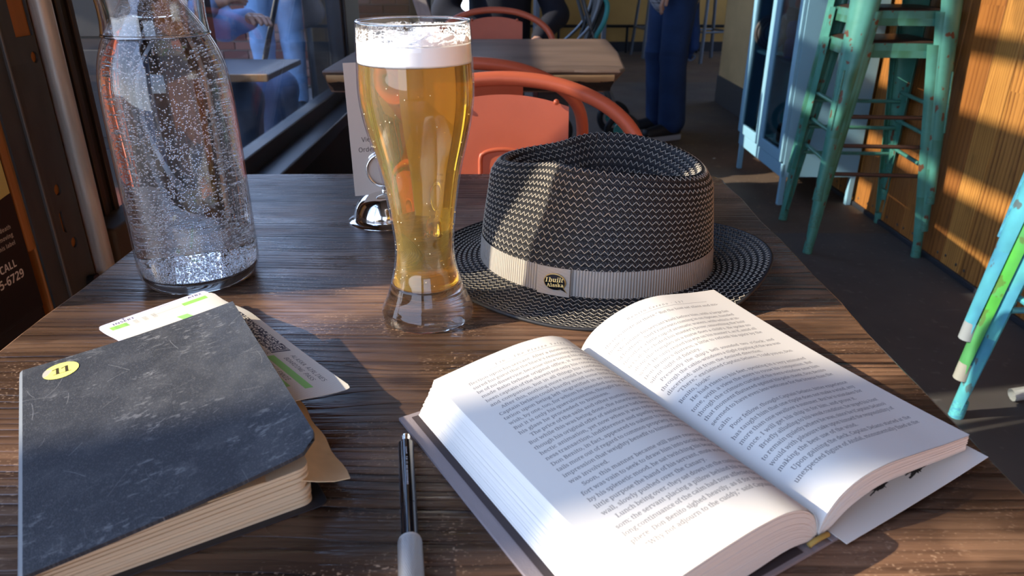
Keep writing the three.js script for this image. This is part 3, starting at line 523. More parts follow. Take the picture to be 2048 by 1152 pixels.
// ------------------------------------------------------------------ people and things at the back of the room
{
  const J = standing(); J.toeL = V(0.13, 0.04, 0.16); J.toeR = V(-0.11, 0.04, 0.15); J.ankR = V(-0.10, 0.09, -0.01); J.kneL = V(0.09, 0.49, 0.02);
  J.wriL = V(0.17, 0.86, 0.12); J.elbL = V(0.25, 1.1, 0.0);
  const p = person('person in dark jeans and a plaid shirt standing on the dark floor', [0.955, 0, -4.60], -Math.PI * 0.42, J, { trousers: M.denimDark, top: M.plaid, hem: -0.27, flare: 0.083, cell: 0.016 });
  const bag = thing('denim_jacket', 'blue denim jacket hanging at the side of the standing person', 'jacket', [1.075, 0.42, -4.62]);
  mesh('cloth', blob([cap(V(0, 0.42, 0), 0.03, V(0.0, 0.2, 0), 0.045), cap(V(0, 0.2, 0), 0.045, V(0.0, 0.05, 0.0), 0.02), cap(V(-0.01, 0.3, 0.03), 0.03, V(0.02, 0.12, 0.03), 0.03)], 0.012, 0.03), M.denimBag, bag);
  mesh('cuff', tube([V(0.03, 0.06, 0.03), V(0.0, 0.04, 0.045), V(-0.03, 0.06, 0.03), V(0, 0.07, 0.0)], 0.006, 20, 6, true), M.denimBlue, bag);
  const K = seated(); K.elbR = V(-0.3, 0.78, 0.05); K.face = V(0.2, -0.3, 1); K.wriL = V(0.10, 0.665, 0.30); K.wriR = V(-0.12, 0.665, 0.28);
  person('seated person in dark clothes beyond the live-edge table', [-0.06, 0, -3.95], Math.PI * 0.1, K, { trousers: M.darkCloth, top: M.darkCloth, sole: M.shoeBlack, cell: 0.018 });
  const c = thing('bench_stool', 'low dark stool under the person in dark clothes', 'stool', [-0.06, 0, -3.97], Math.PI * 0.1);
  mesh('seat', new THREE.CylinderGeometry(0.17, 0.16, 0.03, 24).translate(0, 0.435, 0), M.blackMetal, c);
  for (let k = 0; k < 4; k++) { const a = k * Math.PI / 2 + 0.78; mesh('leg', bar(V(Math.cos(a) * 0.12, 0.425, Math.sin(a) * 0.12), V(Math.cos(a) * 0.17, 0, Math.sin(a) * 0.17), 0.012), M.blackMetal, c); }
}
{ // folded stroller
  const t = thing('stroller', 'folded black stroller with teal trim beyond the live-edge table', 'stroller', [0.44, 0, -4.45]);
  const fm = std({ color: rgb(0.16, 0.17, 0.18), roughness: 0.35, metalness: 0.6 }), teal = std({ color: rgb(0.04, 0.32, 0.30), roughness: 0.5 });
  for (const z of [-0.2, 0.2]) {
    mesh('handle_tube', tube([V(-0.18, 0.14, z), V(-0.04, 0.55, z), V(0.08, 0.88, z), V(0.16, 1.02, z)], 0.012, 24, 8), M.blackMetal, t);
    mesh('frame_tube', tube([V(0.2, 0.12, z), V(0.07, 0.45, z), V(-0.07, 0.86, z)], 0.011, 20, 8), fm, t);
    mesh('frame_tube', tube([V(-0.2, 0.5, z), V(0.0, 0.7, z), V(0.06, 0.96, z)], 0.009, 20, 8), fm, t);
    for (const x of [-0.19, 0.2]) { const w = mesh('wheel', new THREE.TorusGeometry(0.085, 0.02, 10, 28).translate(x, 0.105, z), M.blackPaint, t); mesh('hub', turnX(new THREE.CylinderGeometry(0.05, 0.05, 0.02, 20), Math.PI / 2).translate(x, 0.105, z), teal, w); }
    mesh('trim_loop', tube([V(0.02, 0.62, z), V(0.07, 0.72, z + 0.01), V(0.075, 0.80, z), V(0.03, 0.84, z)], 0.014, 20, 8), teal, t);
  }
  mesh('fabric_seat', plate(8, 10, (u, v) => V(lerp(-0.12, 0.04, v) + 0.05 * Math.sin(v * 3), lerp(0.35, 0.92, v), lerp(-0.18, 0.18, u)), 0.03), std({ color: rgb(0.06, 0.055, 0.05), roughness: 0.95 }), t);
  mesh('crossbar', bar(V(0.16, 1.02, -0.2), V(0.16, 1.02, 0.2), 0.014), M.blackMetal, t);
}
{ // tall grey stools and table legs against the far wall
  const gm = std({ color: rgb(0.13, 0.15, 0.18), roughness: 0.45, metalness: 0.3 });
  const mk = (label, pos, turn) => {
    const t = thing('tall_stool', label, 'stool', pos, turn, 'grey tall stools by the far wall');
    mesh('seat', box(0.34, 0.03, 0.34, 0, 0.745, 0, 0.01), gm, t);
    for (const [sx, sz] of [[-1, -1], [1, -1], [-1, 1], [1, 1]]) mesh('leg', bar(V(sx * 0.14, 0.74, sz * 0.14), V(sx * 0.2, 0, sz * 0.2), 0.016, 0.02, 8), gm, t);
    for (const [a, b] of [[[-1, -1], [1, -1]], [[-1, 1], [1, 1]], [[-1, -1], [-1, 1]], [[1, -1], [1, 1]]]) mesh('rung', bar(V(a[0] * 0.172, 0.31, a[1] * 0.172), V(b[0] * 0.172, 0.31, b[1] * 0.172), 0.01, 0.01, 8), gm, t);
    return t;
  };
  const s0 = mk('grey tall metal stool near the corner of the tan wall return', [2.13, 0, -8.35], 0.35);
  dup(s0, [1.62, 0, -8.75], 0.2, 'grey tall metal stool behind the person in dark jeans');
  const t = thing('high_table', 'tall grey bar table leg beyond the live-edge table', 'table', [0.62, 0, -5.2]);
  mesh('tabletop', box(0.6, 0.03, 0.6, -0.2, 1.055, -0.2, 0.005), gm, t);
  for (const [x, z] of [[0, 0], [-0.45, 0], [0, -0.45], [-0.45, -0.45]]) mesh('leg', box(0.03, 1.04, 0.03, x, 0.52, z, 0.003), gm, t);
}
{ // leaning beige board by the window post
  const t = thing('folded_menu_board', 'pale narrow board leaning near the window post', 'board', [-0.24, 0, -3.25]);
  mesh('board_face', turnZ(box(0.055, 1.35, 0.016, 0, 0.675, 0, 0.003), 0.30).translate(0.12, 0.01, 0), std({ roughness: 0.7, map: tex(64, 256, (u, v) => { const x = 0.8 + 0.3 * fbm(u * 6, v * 14, 3, 3); return [0.55 * x, 0.46 * x, 0.40 * x]; }, { size: [0.06, 0.4] }) }), t);
  mesh('foot_block', box(0.12, 0.03, 0.08, 0.12, 0.015, 0, 0.004), M.blackPaint, t);
}
// ------------------------------------------------------------------ pale blue cabinet with glass doors
{
  const t = thing('glass_cabinet', 'pale blue metal cabinet with glass doors standing on thin legs', 'cabinet', [0, 0, 0]);
  const cm = phy({ color: rgb(0.26, 0.48, 0.60), roughness: 0.5, specularIntensity: 0.5 }), inner = cm;
  const x0 = 1.2, x1 = 1.535, z0 = -3.83, z1 = -3.165, y0 = 0.13, y1 = 1.62;
  mesh('side_panel', box(x1 - x0, y1 - y0, 0.016, (x0 + x1) / 2, (y0 + y1) / 2, z1 - 0.008, 0.003), cm, t);
  mesh('side_panel', box(x1 - x0, y1 - y0, 0.016, (x0 + x1) / 2, (y0 + y1) / 2, z0 + 0.008, 0.003), cm, t);
  mesh('back_panel', box(0.012, y1 - y0, z1 - z0 - 0.032, x1 - 0.006, (y0 + y1) / 2, (z0 + z1) / 2, 0.002), inner, t);
  mesh('top_panel', box(x1 - x0 + 0.01, 0.018, z1 - z0 + 0.01, (x0 + x1) / 2, y1 + 0.005, (z0 + z1) / 2, 0.003), cm, t);
  mesh('bottom_panel', box(x1 - x0, 0.016, z1 - z0 - 0.032, (x0 + x1) / 2, y0 + 0.05, (z0 + z1) / 2, 0.003), cm, t);
  mesh('bottom_rail', box(0.018, 0.06, z1 - z0, x0 + 0.004, y0 + 0.03, (z0 + z1) / 2, 0.003), cm, t);
  for (const y of [0.60, 1.05]) mesh('shelf', box(x1 - x0 - 0.03, 0.014, z1 - z0 - 0.04, (x0 + x1) / 2 + 0.004, y, (z0 + z1) / 2, 0.002), cm, t);
  for (const [x, z] of [[x0 + 0.012, z0 + 0.014], [x0 + 0.012, z1 - 0.014], [x1 - 0.014, z0 + 0.014], [x1 - 0.014, z1 - 0.014]]) mesh('leg', box(0.024, y0 + 0.02, 0.024, x, (y0 + 0.02) / 2, z, 0.003), cm, t);
  const zm = (z0 + z1) / 2;
  for (const [a, b] of [[z0 + 0.002, zm - 0.001], [zm + 0.001, z1 - 0.002]]) {
    const d = mesh('door', merge([box(0.016, y1 - y0 - 0.07, 0.045, x0 - 0.008, (y0 + 0.065 + y1) / 2, a + 0.0225, 0.003), box(0.016, y1 - y0 - 0.07, 0.045, x0 - 0.008, (y0 + 0.065 + y1) / 2, b - 0.0225, 0.003), box(0.0155, 0.045, b - a - 0.02, x0 - 0.008, y0 + 0.09, (a + b) / 2, 0.003), box(0.0155, 0.045, b - a - 0.02, x0 - 0.008, y1 - 0.03, (a + b) / 2, 0.003)]), cm, t);
    mesh('door_pane', box(0.004, y1 - y0 - 0.15, b - a - 0.08, x0 - 0.006, (y0 + y1) / 2 + 0.03, (a + b) / 2, 0), M.glassTint, d);
    mesh('knob', new THREE.SphereGeometry(0.009, 12, 8).translate(x0 - 0.024, 0.95, a > -3.5 ? a + 0.02 : b - 0.02), M.chrome, d);
  }
  // things on the shelves
  const R = rng(9);
  const cloth = (label, col, x, y, z, sx, sz, sy) => { const o = thing('folded_cloth', label, 'cloth', [x, y, z], 0, 'folded cloths in the blue cabinet'); const c2 = []; for (let i = 0; i < 3; i++) c2.push(cap(V(-sx, sy * (0.3 + 0.6 * i), (R() - 0.5) * 0.03), sy * 0.55, V(sx, sy * (0.3 + 0.6 * i), (R() - 0.5) * 0.03), sy * 0.5), cap(V(-sx * 0.8, sy * (0.3 + 0.6 * i), -sz), sy * 0.45, V(sx * 0.8, sy * (0.3 + 0.6 * i), sz), sy * 0.45)); mesh('fabric', blob(c2, 0.012, 0.02), std({ color: rgb(...col), roughness: 0.9 }), o); };
  cloth('folded bright blue cloth on the middle shelf of the cabinet', [0.14, 0.17, 0.70], 1.30, 0.61, -3.47, 0.035, 0.04, 0.042);
  cloth('crumpled blue cloth on top of the folded blue cloth', [0.18, 0.22, 0.75], 1.29, 0.692, -3.465, 0.03, 0.035, 0.036);
  cloth('folded red cloth lying on the black box in the cabinet', [0.42, 0.05, 0.03], 1.37, 0.812, -3.62, 0.04, 0.03, 0.02);
  cloth('dark folded cloth at the foot of the cabinet', [0.03, 0.03, 0.035], 1.36, 0.20, -3.45, 0.06, 0.1, 0.05);
  const b1 = thing('storage_box', 'black storage box on the middle shelf of the cabinet', 'box', [1.38, 0.607, -3.62]); mesh('carton', box(0.16, 0.17, 0.11, 0, 0.086, 0, 0.004), M.blackPaint, b1); mesh('lid', box(0.166, 0.03, 0.116, 0, 0.187, 0, 0.004), M.blackMetal, b1);
  const b2 = thing('cable_coil', 'coiled dark cable hanging over the cabinet shelf', 'cable', [1.26, 0.607, -3.74]);
  for (let k = 0; k < 3; k++) mesh('loop', new THREE.TorusGeometry(0.075 - k * 0.012, 0.009, 8, 28).translate(0, 0.086, k * 0.016), std({ color: rgb(0.05, 0.04, 0.035), roughness: 0.6 }), b2);
}
// ------------------------------------------------------------------ stacks of bar stools
function paint(seed, base, edge, worn) { return phy({ roughness: 0.36, metalness: 0.1, specularIntensity: 0.8, map: tex(256, 512, (u, v) => { const n = fbm(u * 6, v * 10, seed, 4), chip = smooth(0.70, 0.735, fbm(u * 11, v * 15, seed + 4, 4)) * worn, k = 0.75 + 0.5 * n; return base.map((b, c) => lerp(lerp(b, edge[c], smooth(0.4, 0.75, fbm(u * 3, v * 5, seed + 2, 3))) * k, [0.13, 0.055, 0.03][c], chip)); }, { size: [0.25, 0.5] }) }); }
M.stoolGreen = paint(201, [0.075, 0.26, 0.205], [0.05, 0.17, 0.10], 1);
M.stoolTeal = paint(202, [0.12, 0.50, 0.50], [0.08, 0.33, 0.45], 0.6);
M.stoolLime = paint(203, [0.10, 0.46, 0.07], [0.10, 0.36, 0.12], 0.5);
M.stoolBlue = paint(204, [0.07, 0.28, 0.42], [0.10, 0.42, 0.50], 0.7);
M.rungBrown = std({ color: rgb(0.10, 0.055, 0.04), roughness: 0.4, metalness: 0.4 });
function makeStool(label, group, mat, pale) {
  const t = thing('bar_stool', label, 'stool', [0, 0, 0], 0, group), Hs = 0.765;
  const seat = plate(12, 12, (u, v) => { const a = (u - 0.5) * 2, b = (v - 0.5) * 2, k = 1 - 0.08 * Math.pow(Math.abs(a * b), 3), m = Math.max(Math.abs(a), Math.abs(b)); return V(a * 0.152 * k, Hs - 0.004 * (1 - m * m) - 0.008 * Math.pow(m, 10), b * 0.152 * k); }, -0.002, (u, v) => [u * 0.3, v * 0.3]);
  mesh('seat', seat, M.rungBrown, t);
  for (const s of [-1, 1]) { mesh('seat_skirt', box(0.285, 0.048, 0.003, 0, Hs - 0.034, s * 0.1535, 0.001), mat, t); mesh('seat_skirt', box(0.003, 0.048, 0.285, s * 0.1535, Hs - 0.034, 0, 0.001), mat, t); }
  for (const [sx, sz] of [[-1, 1], [1, 1], [-1, -1], [1, -1]]) {
    const top = V(sx * 0.128, Hs - 0.012, sz * 0.128), foot = V(sx * 0.192, 0.02, sz * 0.192);
    const l = mesh('leg', channelLeg(top, foot, 0.115, 0.030, 0.040, 0.003, 14), mat, t);
    // pressed groove down the middle of the leg
    const o = V(sx, 0, sz).normalize(); mesh('pressed_rib', tube([0.40, 0.48, 0.58, 0.68].map((v) => top.clone().lerp(foot, v).addScaledVector(o, lerp(0.040, 0.022, v) + 0.0004)), 0.005, 16, 8), mat, l);
    mesh('foot_cap', bar(V(foot.x, 0, foot.z).addScaledVector(o, 0.006), V(foot.x, 0.045, foot.z).addScaledVector(o, 0.003), 0.0175, 0.0165, 12), pale ?? mat, l);
  }
  const at = (sx, sz, y) => V(sx * lerp(0.192, 0.128, y / 0.753), y, sz * lerp(0.192, 0.128, y / 0.753));
  for (const [a, b, y] of [[[-1, 1], [1, 1], 0.30], [[-1, -1], [1, -1], 0.30], [[-1, 1], [-1, -1], 0.335], [[1, 1], [1, -1], 0.335]]) mesh('rung', bar(at(...a, y), at(...b, y), 0.0075, 0.0075, 10), a[1] === 1 && b[1] === 1 ? M.rungBrown : mat, t);
  return t;
}
{
  const c = [1.335, -2.755], turn = -0.10, grp = 'stacked green bar stools by the boards';
  const s0 = makeStool('chipped green metal bar stool at the bottom of the stack by the pine boards', grp, M.stoolGreen);
  s0.position.set(c[0], 0, c[1]); s0.rotation.y = turn;
  dup(s0, [c[0] + 0.004, 0.104, c[1]], turn, 'chipped green metal bar stool in the middle of the stack by the pine boards', grp);
  dup(s0, [c[0] + 0.002, 0.208, c[1]], turn, 'chipped green metal bar stool on top of the stack by the pine boards', grp);
  const d = [1.285, -1.305], t2 = 0.03, g2 = 'stacked mixed-colour bar stools';
  const a = makeStool('worn pale turquoise bar stool at the bottom of the mixed-colour stack', g2, M.stoolTeal); a.position.set(d[0], 0, d[1]); a.rotation.y = t2;
  const b = makeStool('bright green bar stool in the middle of the mixed-colour stack', g2, M.stoolLime, std({ color: rgb(0.36, 0.34, 0.28), roughness: 0.7 })); b.position.set(d[0] - 0.012, 0.104, d[1] - 0.004); b.rotation.y = t2;
  const e = makeStool('worn blue bar stool on top of the mixed-colour stack', g2, M.stoolBlue, std({ color: rgb(0.30, 0.32, 0.32), roughness: 0.7 })); e.position.set(d[0] - 0.022, 0.208, d[1] - 0.01); e.rotation.y = t2;
  // grey cast foot of a bar table beside the stack
  const f = thing('table_base', 'grey cast metal table foot on the floor beside the mixed-colour stools', 'table', [1.34, 0, -1.56]);
  mesh('foot_arm', tube([V(-0.085, 0.018, 0), V(-0.03, 0.03, 0), V(0.03, 0.06, 0), V(0.05, 0.12, 0)], 0.017, 20, 10), M.galv, f);
  mesh('column', bar(V(0.06, 0.03, 0), V(0.06, 1.0, 0), 0.03), M.galv, f);
  mesh('tabletop', new THREE.CylinderGeometry(0.15, 0.15, 0.03, 28).translate(0.05, 1.015, 0), M.blackMetal, f);
}
{ // scraps on the floor
  const R = rng(21);
  for (const [x, z, s, l, col] of [[0.55, -0.36, 0.007, 'small white paper scrap on the floor by the wooden table', [0.6, 0.6, 0.58]], [1.02, -3.95, 0.012, 'pale paper scrap on the floor in front of the blue cabinet', [0.5, 0.5, 0.48]], [1.13, -4.02, 0.012, 'pale torn scrap on the floor beside the standing person', [0.45, 0.45, 0.43]]]) {
    const g = extrude(poly([[-s, -s * 0.4], [s * 0.7, -s * 0.6], [s, s * 0.2], [-s * 0.3, s * 0.6]]), 0.001); turnX(g, -Math.PI / 2);
    const o = mesh('paper_scrap', g, std({ color: rgb(...col), roughness: 0.9 })); o.position.set(x, 0.0005, z); o.rotation.y = R() * 3; tag(o, l, 'scrap');
  }
}

// ------------------------------------------------------------------ the dark wooden table
{
  const t = thing('wooden_table', 'dark stained wooden table with worn grain holding the books, beer and hat', 'table');
  const R = rng(31), pts = [];                                   // outline as x, -z
  for (let i = 0; i <= 40; i++) { const s = i / 40; pts.push([-0.3785 + 0.0035 * (fbm(s * 14, 1, 5, 3) - 0.5), lerp(-0.22, 0.93, s)]); }
  pts.push([-0.374, 0.948], [-0.362, 0.957]);
  for (let i = 1; i < 24; i++) pts.push([lerp(-0.362, 0.252, i / 24), 0.9585 + 0.002 * (fbm(i * 0.7, 2, 6, 2) - 0.5)]);
  pts.push([0.257, 0.957], [0.270, 0.948], [0.277, 0.930]);
  for (let i = 0; i <= 60; i++) { const s = i / 60; pts.push([0.2765 + 0.006 * (fbm(s * 16, 7, 8, 4) - 0.5), lerp(0.915, -0.22, s)]); }
  const g = extrude(poly(pts), 0.042, 0.0022, 2); turnX(g, -Math.PI / 2); g.translate(0, TABLE - 0.042, 0);
  const uv = g.attributes.uv; for (let i = 0; i < uv.count; i++) uv.setXY(i, uv.getX(i) + 0.38, uv.getY(i) + 0.02);
  mesh('tabletop', g, M.table, t);
  mesh('pedestal', box(0.08, 0.66, 0.08, -0.05, 0.37, -0.38, 0.006), M.blackMetal, t);
  mesh('top_bracket', box(0.36, 0.012, 0.36, -0.05, 0.7005, -0.38, 0.003), M.blackMetal, t);
  mesh('base_plate', box(0.48, 0.03, 0.48, -0.05, 0.016, -0.38, 0.006), M.blackMetal, t);
}

// ------------------------------------------------------------------ water carafe with an upturned tumbler over its neck
{
  const P = [-0.2835, TABLE, -0.614];
  const t = thing('water_carafe', 'clear glass carafe full of sparkling water dotted with bubbles', 'carafe', P);
  const outer = smoothProfile([[0.0430, 0.0005], [0.0475, 0.004], [0.0505, 0.011], [0.0514, 0.022], [0.0514, 0.06], [0.0514, 0.10], [0.0512, 0.14], [0.0505, 0.165], [0.0488, 0.183], [0.0445, 0.199], [0.0385, 0.212], [0.0305, 0.225], [0.0225, 0.236], [0.0186, 0.248], [0.0178, 0.262], [0.0180, 0.278], [0.0195, 0.285]], 150);
  mesh('glass_wall', lathe(outer, 96), M.glass, t);
  mesh('lip', new THREE.TorusGeometry(0.0192, 0.0016, 10, 48).applyMatrix4(new THREE.Matrix4().makeRotationX(Math.PI / 2)).translate(0, 0.285, 0), M.solidGlass, t);
  mesh('glass_foot', lathe([[0, 0.0022], [0.030, 0.0016], [0.0395, 0.0004], [0.0425, 0.0004], [0.0462, 0.0036], [0.0488, 0.0105], [0.0470, 0.0128], [0.030, 0.0118], [0, 0.0122]], 96), M.solidGlass, t);
  const inner = outer.filter(([, y]) => y > 0.0135 && y < 0.252).map(([r, y]) => [r - 0.0016, y]);
  const water = mesh('water', lathe([[0, 0.0135], ...inner, [0.004, 0.2522], [0, 0.2522]], 96), phy({ color: 0xffffff, roughness: 0, transmission: 1, thickness: 0.05, ior: 1.33 }), t);
  // gas bubbles clinging to the inside of the wall
  const R = rng(77), N = 11000, hollow = (() => { const g = new THREE.IcosahedronGeometry(1, 2), p = g.attributes.position.array, n = g.attributes.normal.array; for (let i = 0; i < p.length; i += 9) for (let c = 0; c < 3; c++) { [p[i + 3 + c], p[i + 6 + c]] = [p[i + 6 + c], p[i + 3 + c]]; [n[i + 3 + c], n[i + 6 + c]] = [n[i + 6 + c], n[i + 3 + c]]; } for (let i = 0; i < n.length; i++) n[i] = -n[i]; return g; })(),   // faces turned inwards: a pocket of gas in the water
    bub = new THREE.InstancedMesh(hollow, phy({ color: 0xffffff, roughness: 0.22, transmission: 1, thickness: 0.001, ior: 1.33 }), N + 2200), m4 = new THREE.Matrix4();
  const radiusAt = (y) => { for (let i = 1; i < inner.length; i++) if (inner[i][1] >= y) { const [a, b] = [inner[i - 1], inner[i]]; return lerp(a[0], b[0], (y - a[1]) / (b[1] - a[1] + 1e-9)); } return inner.at(-1)[0]; };
  let n = 0, guard = 0;
  while (n < N && guard++ < 200000) {
    const y = lerp(0.0185, 0.236, R()), a = R() * Math.PI * 2, dens = 0.35 + 0.65 * smooth(0.36, 0.6, fbm(a * 3 + 40, y * 45, 15, 3)); if (R() > dens) continue;
    const s = 0.00050 + 0.00034 * R() * R() + (y < 0.13 ? 0.00008 : 0), r = radiusAt(y) - s - 0.0002;
    m4.makeScale(s, s, s).setPosition(Math.cos(a) * r, y, Math.sin(a) * r); bub.setMatrixAt(n++, m4);
  }
  for (let i = 0; i < 2200 && n < N + 2200; i++) { const a = R() * Math.PI * 2, r = 0.047 * Math.sqrt(R()), s = 0.00035 + 0.0004 * R() * R(); m4.makeScale(s, s, s).setPosition(Math.cos(a) * r, 0.0140 + s, Math.sin(a) * r); bub.setMatrixAt(n++, m4); }
  bub.count = n; bub.name = 'bubbles'; bub.userData.kind = 'stuff'; bub.castShadow = true; t.add(bub);
  const g = thing('tumbler', 'clear glass tumbler turned upside down over the carafe neck', 'glass', P);
  const wall = smoothProfile([[0.0405, 0.2105], [0.0398, 0.216], [0.0392, 0.224], [0.0395, 0.234], [0.0408, 0.246], [0.0418, 0.262], [0.0412, 0.282], [0.0385, 0.297], [0.034, 0.304]], 60);
  mesh('glass_wall', lathe([...wall, ...wall.slice().reverse().map(([r, y]) => [r - 0.0019, y - 0.0006]), wall[0]], 80), M.solidGlass, g);
  mesh('rim', new THREE.TorusGeometry(0.0398, 0.0013, 10, 72).applyMatrix4(new THREE.Matrix4().makeRotationX(Math.PI / 2)).translate(0, 0.2112, 0), M.solidGlass, g);
  mesh('glass_bottom', lathe([[0, 0.302], [0.033, 0.302], [0.035, 0.305], [0.033, 0.310], [0, 0.311]], 64), M.solidGlass, g);
}

// ------------------------------------------------------------------ beer
{
  const t = thing('beer_glass', 'tall curved glass of pale golden beer with a white foam head', 'glass', [-0.0682, TABLE, -0.533]);
  const pr = [[0.0367, 0.004], [0.0366, 0.009], [0.0344, 0.0145], [0.0305, 0.0235], [0.0268, 0.0363], [0.0240, 0.0492], [0.0230, 0.062], [0.0237, 0.074], [0.0250, 0.086], [0.0269, 0.0995], [0.0285, 0.1105], [0.0312, 0.1255], [0.0350, 0.1405], [0.0384, 0.1552], [0.0408, 0.1695], [0.0416, 0.182], [0.0411, 0.196], [0.0404, 0.2124], [0.0394, 0.2265]];
  const curve = new THREE.SplineCurve(pr.map(([r, y]) => new THREE.Vector2(r, y))).getPoints(160).map((p) => [p.x, p.y]);
  const rAt = (y) => { for (let i = 1; i < curve.length; i++) if (curve[i][1] >= y) { const [a, b] = [curve[i - 1], curve[i]]; return lerp(a[0], b[0], (y - a[1]) / (b[1] - a[1] + 1e-9)); } return curve.at(-1)[0]; };
  const yB = 0.033, cup = (y) => (rAt(y) - 0.0014) * Math.pow(clamp((y - 0.0192) / (yB - 0.0192)), 0.34);   // beer sits in a rounded cup in the thick foot
  mesh('glass_wall', lathe(curve.filter(([, y]) => y > yB - 0.0012), 128), M.glass, t);
  mesh('rim', new THREE.TorusGeometry(0.0388, 0.0009, 10, 96).applyMatrix4(new THREE.Matrix4().makeRotationX(Math.PI / 2)).translate(0, 0.2266, 0), M.solidGlass, t);
  const low = curve.filter(([, y]) => y <= yB), cupY = Array.from({ length: 25 }, (_, k) => lerp(yB, 0.0192, Math.pow(k / 24, 0.6)));
  mesh('glass_base', lathe([[0, 0.0016], [0.026, 0.0010], [0.031, 0.0004], [0.0345, 0.0012], ...low, ...cupY.map((y) => [cup(y) + 0.0002, y - 0.0002])], 128), M.solidGlass, t);
  const yF = 0.1995, beerIn = [...cupY.slice().reverse().map((y) => [cup(y), y]), ...curve.filter(([, y]) => y > yB && y < yF).map(([r, y]) => [r - 0.0014, y])];
  mesh('beer', lathe([...beerIn, [rAt(yF) - 0.0014, yF], [0, yF]], 128), phy({ color: rgb(0.96, 0.74, 0.26), roughness: 0.03, transmission: 0.90, thickness: 0.05, ior: 1.34, attenuationColor: rgb(0.86, 0.60, 0.14), attenuationDistance: 0.05 }), t);
  const foamMat = std({ color: rgb(0.93, 0.91, 0.86), roughness: 0.9 });
  const top = 0.2135, fo = []; for (let i = 0; i <= 8; i++) { const y = lerp(yF + 0.0002, top, i / 8); fo.push([rAt(y) - 0.0009, y]); }
  mesh('foam_head', lathe([[0, yF + 0.0002], ...fo, [0.030, top - 0.003], [0.015, top - 0.0042], [0, top - 0.0042]], 128), foamMat, t);
  // lacing left on the glass above the head
  const lace = grey(1024, 128, (u, v) => { const x = u * 60, y = v * 6, c = Math.abs(fbm(x, y, 21, 4) - 0.5) * 2, d = Math.abs(fbm(x * 1.9 + 7, y * 1.9, 23, 3) - 0.5) * 2; const web = Math.max(smooth(0.16, 0.05, c), smooth(0.12, 0.04, d)); const solid = smooth(0.75, 0.0, v) * 0.55 + 0.45 * smooth(0.4, 0.7, fbm(x * 0.4, y * 0.7, 29, 3)); return clamp(web * 0.9 + smooth(0.42, 0.6, solid) * 0.9) * smooth(1.0, 0.86, v + 0.12 * fbm(x * 0.6, 1, 3, 2)); });
  lace.wrapS = lace.wrapT = THREE.ClampToEdgeWrapping;
  const lm = std({ color: rgb(0.93, 0.92, 0.88), roughness: 0.85, transparent: true, alphaMap: lace, side: THREE.DoubleSide });
  mesh('foam_lacing', sheet(160, 6, (u, v) => { const y = lerp(top - 0.0003, 0.2245, v), r = rAt(y) - 0.0006, a = u * Math.PI * 2; return V(Math.cos(a) * r, y, -Math.sin(a) * r); }), lm, t);
  // a few gas bubbles on the wall of the glass
  const R = rng(3), N = 110, b = new THREE.InstancedMesh(new THREE.IcosahedronGeometry(1, 1), phy({ color: rgb(1, 0.93, 0.62), roughness: 0.1 }), N), m4 = new THREE.Matrix4();
  for (let i = 0; i < N; i++) { const y = lerp(0.037, 0.19, Math.pow(R(), 1.4)), a = R() * Math.PI * 2, s = 0.00018 + 0.0003 * R(), r = rAt(y) - 0.0007; m4.makeScale(s, s * 1.2, s).setPosition(Math.cos(a) * r, y, Math.sin(a) * r); b.setMatrixAt(i, m4); }
  b.name = 'bubbles'; b.userData.kind = 'stuff'; t.add(b);
}

// ------------------------------------------------------------------ menu card in a wire holder
{
  const P = [-0.140, TABLE, -0.772];
  const t = thing('card_holder', 'chrome table card holder with a domed base and wire rings', 'holder', P, 0.35);
  mesh('dome_base', lathe([[0.0385, 0], [0.0405, 0.0012], [0.0405, 0.0028], [0.0375, 0.004], ...smoothProfile([[0.0345, 0.0065], [0.0325, 0.016], [0.026, 0.0265], [0.014, 0.0335], [0, 0.0355]], 24)], 64), M.chrome, t);
  mesh('stem', bar(V(0, 0.035, 0), V(0, 0.042, 0), 0.004), M.chrome, t);
  for (const [z, r] of [[-0.003, 0.0185], [0.0035, 0.0185], [0.0065, 0.0175]]) mesh('wire_ring', turnY(new THREE.TorusGeometry(r, 0.0016, 8, 56), -0.25).translate(0, 0.0415 + r, z), M.chrome, t);
  const card = thing('menu_card', 'pale paper menu card standing in the wire rings of the holder', 'card', [P[0], TABLE + 0.028, P[2]], 0.35);
  const art = canvasTex(512, 700, (g, w, h) => { g.fillStyle = '#cbc3bb'; g.fillRect(0, 0, w, h); g.fillStyle = '#3a3430'; g.font = '34px sans-serif'; g.textAlign = 'left'; g.fillText('View M', 62, 408); g.fillText('Order with', 40, 462); });
  mesh('paper', turnX(new THREE.BoxGeometry(0.10, 0.138, 0.0006), -0.03).translate(0.018, 0.073, 0.0002), [0, 1, 2, 3, 4, 5].map((i) => i === 4 ? std({ map: art, roughness: 0.7 }) : std({ color: rgb(0.55, 0.5, 0.45), roughness: 0.8 })), card);
}

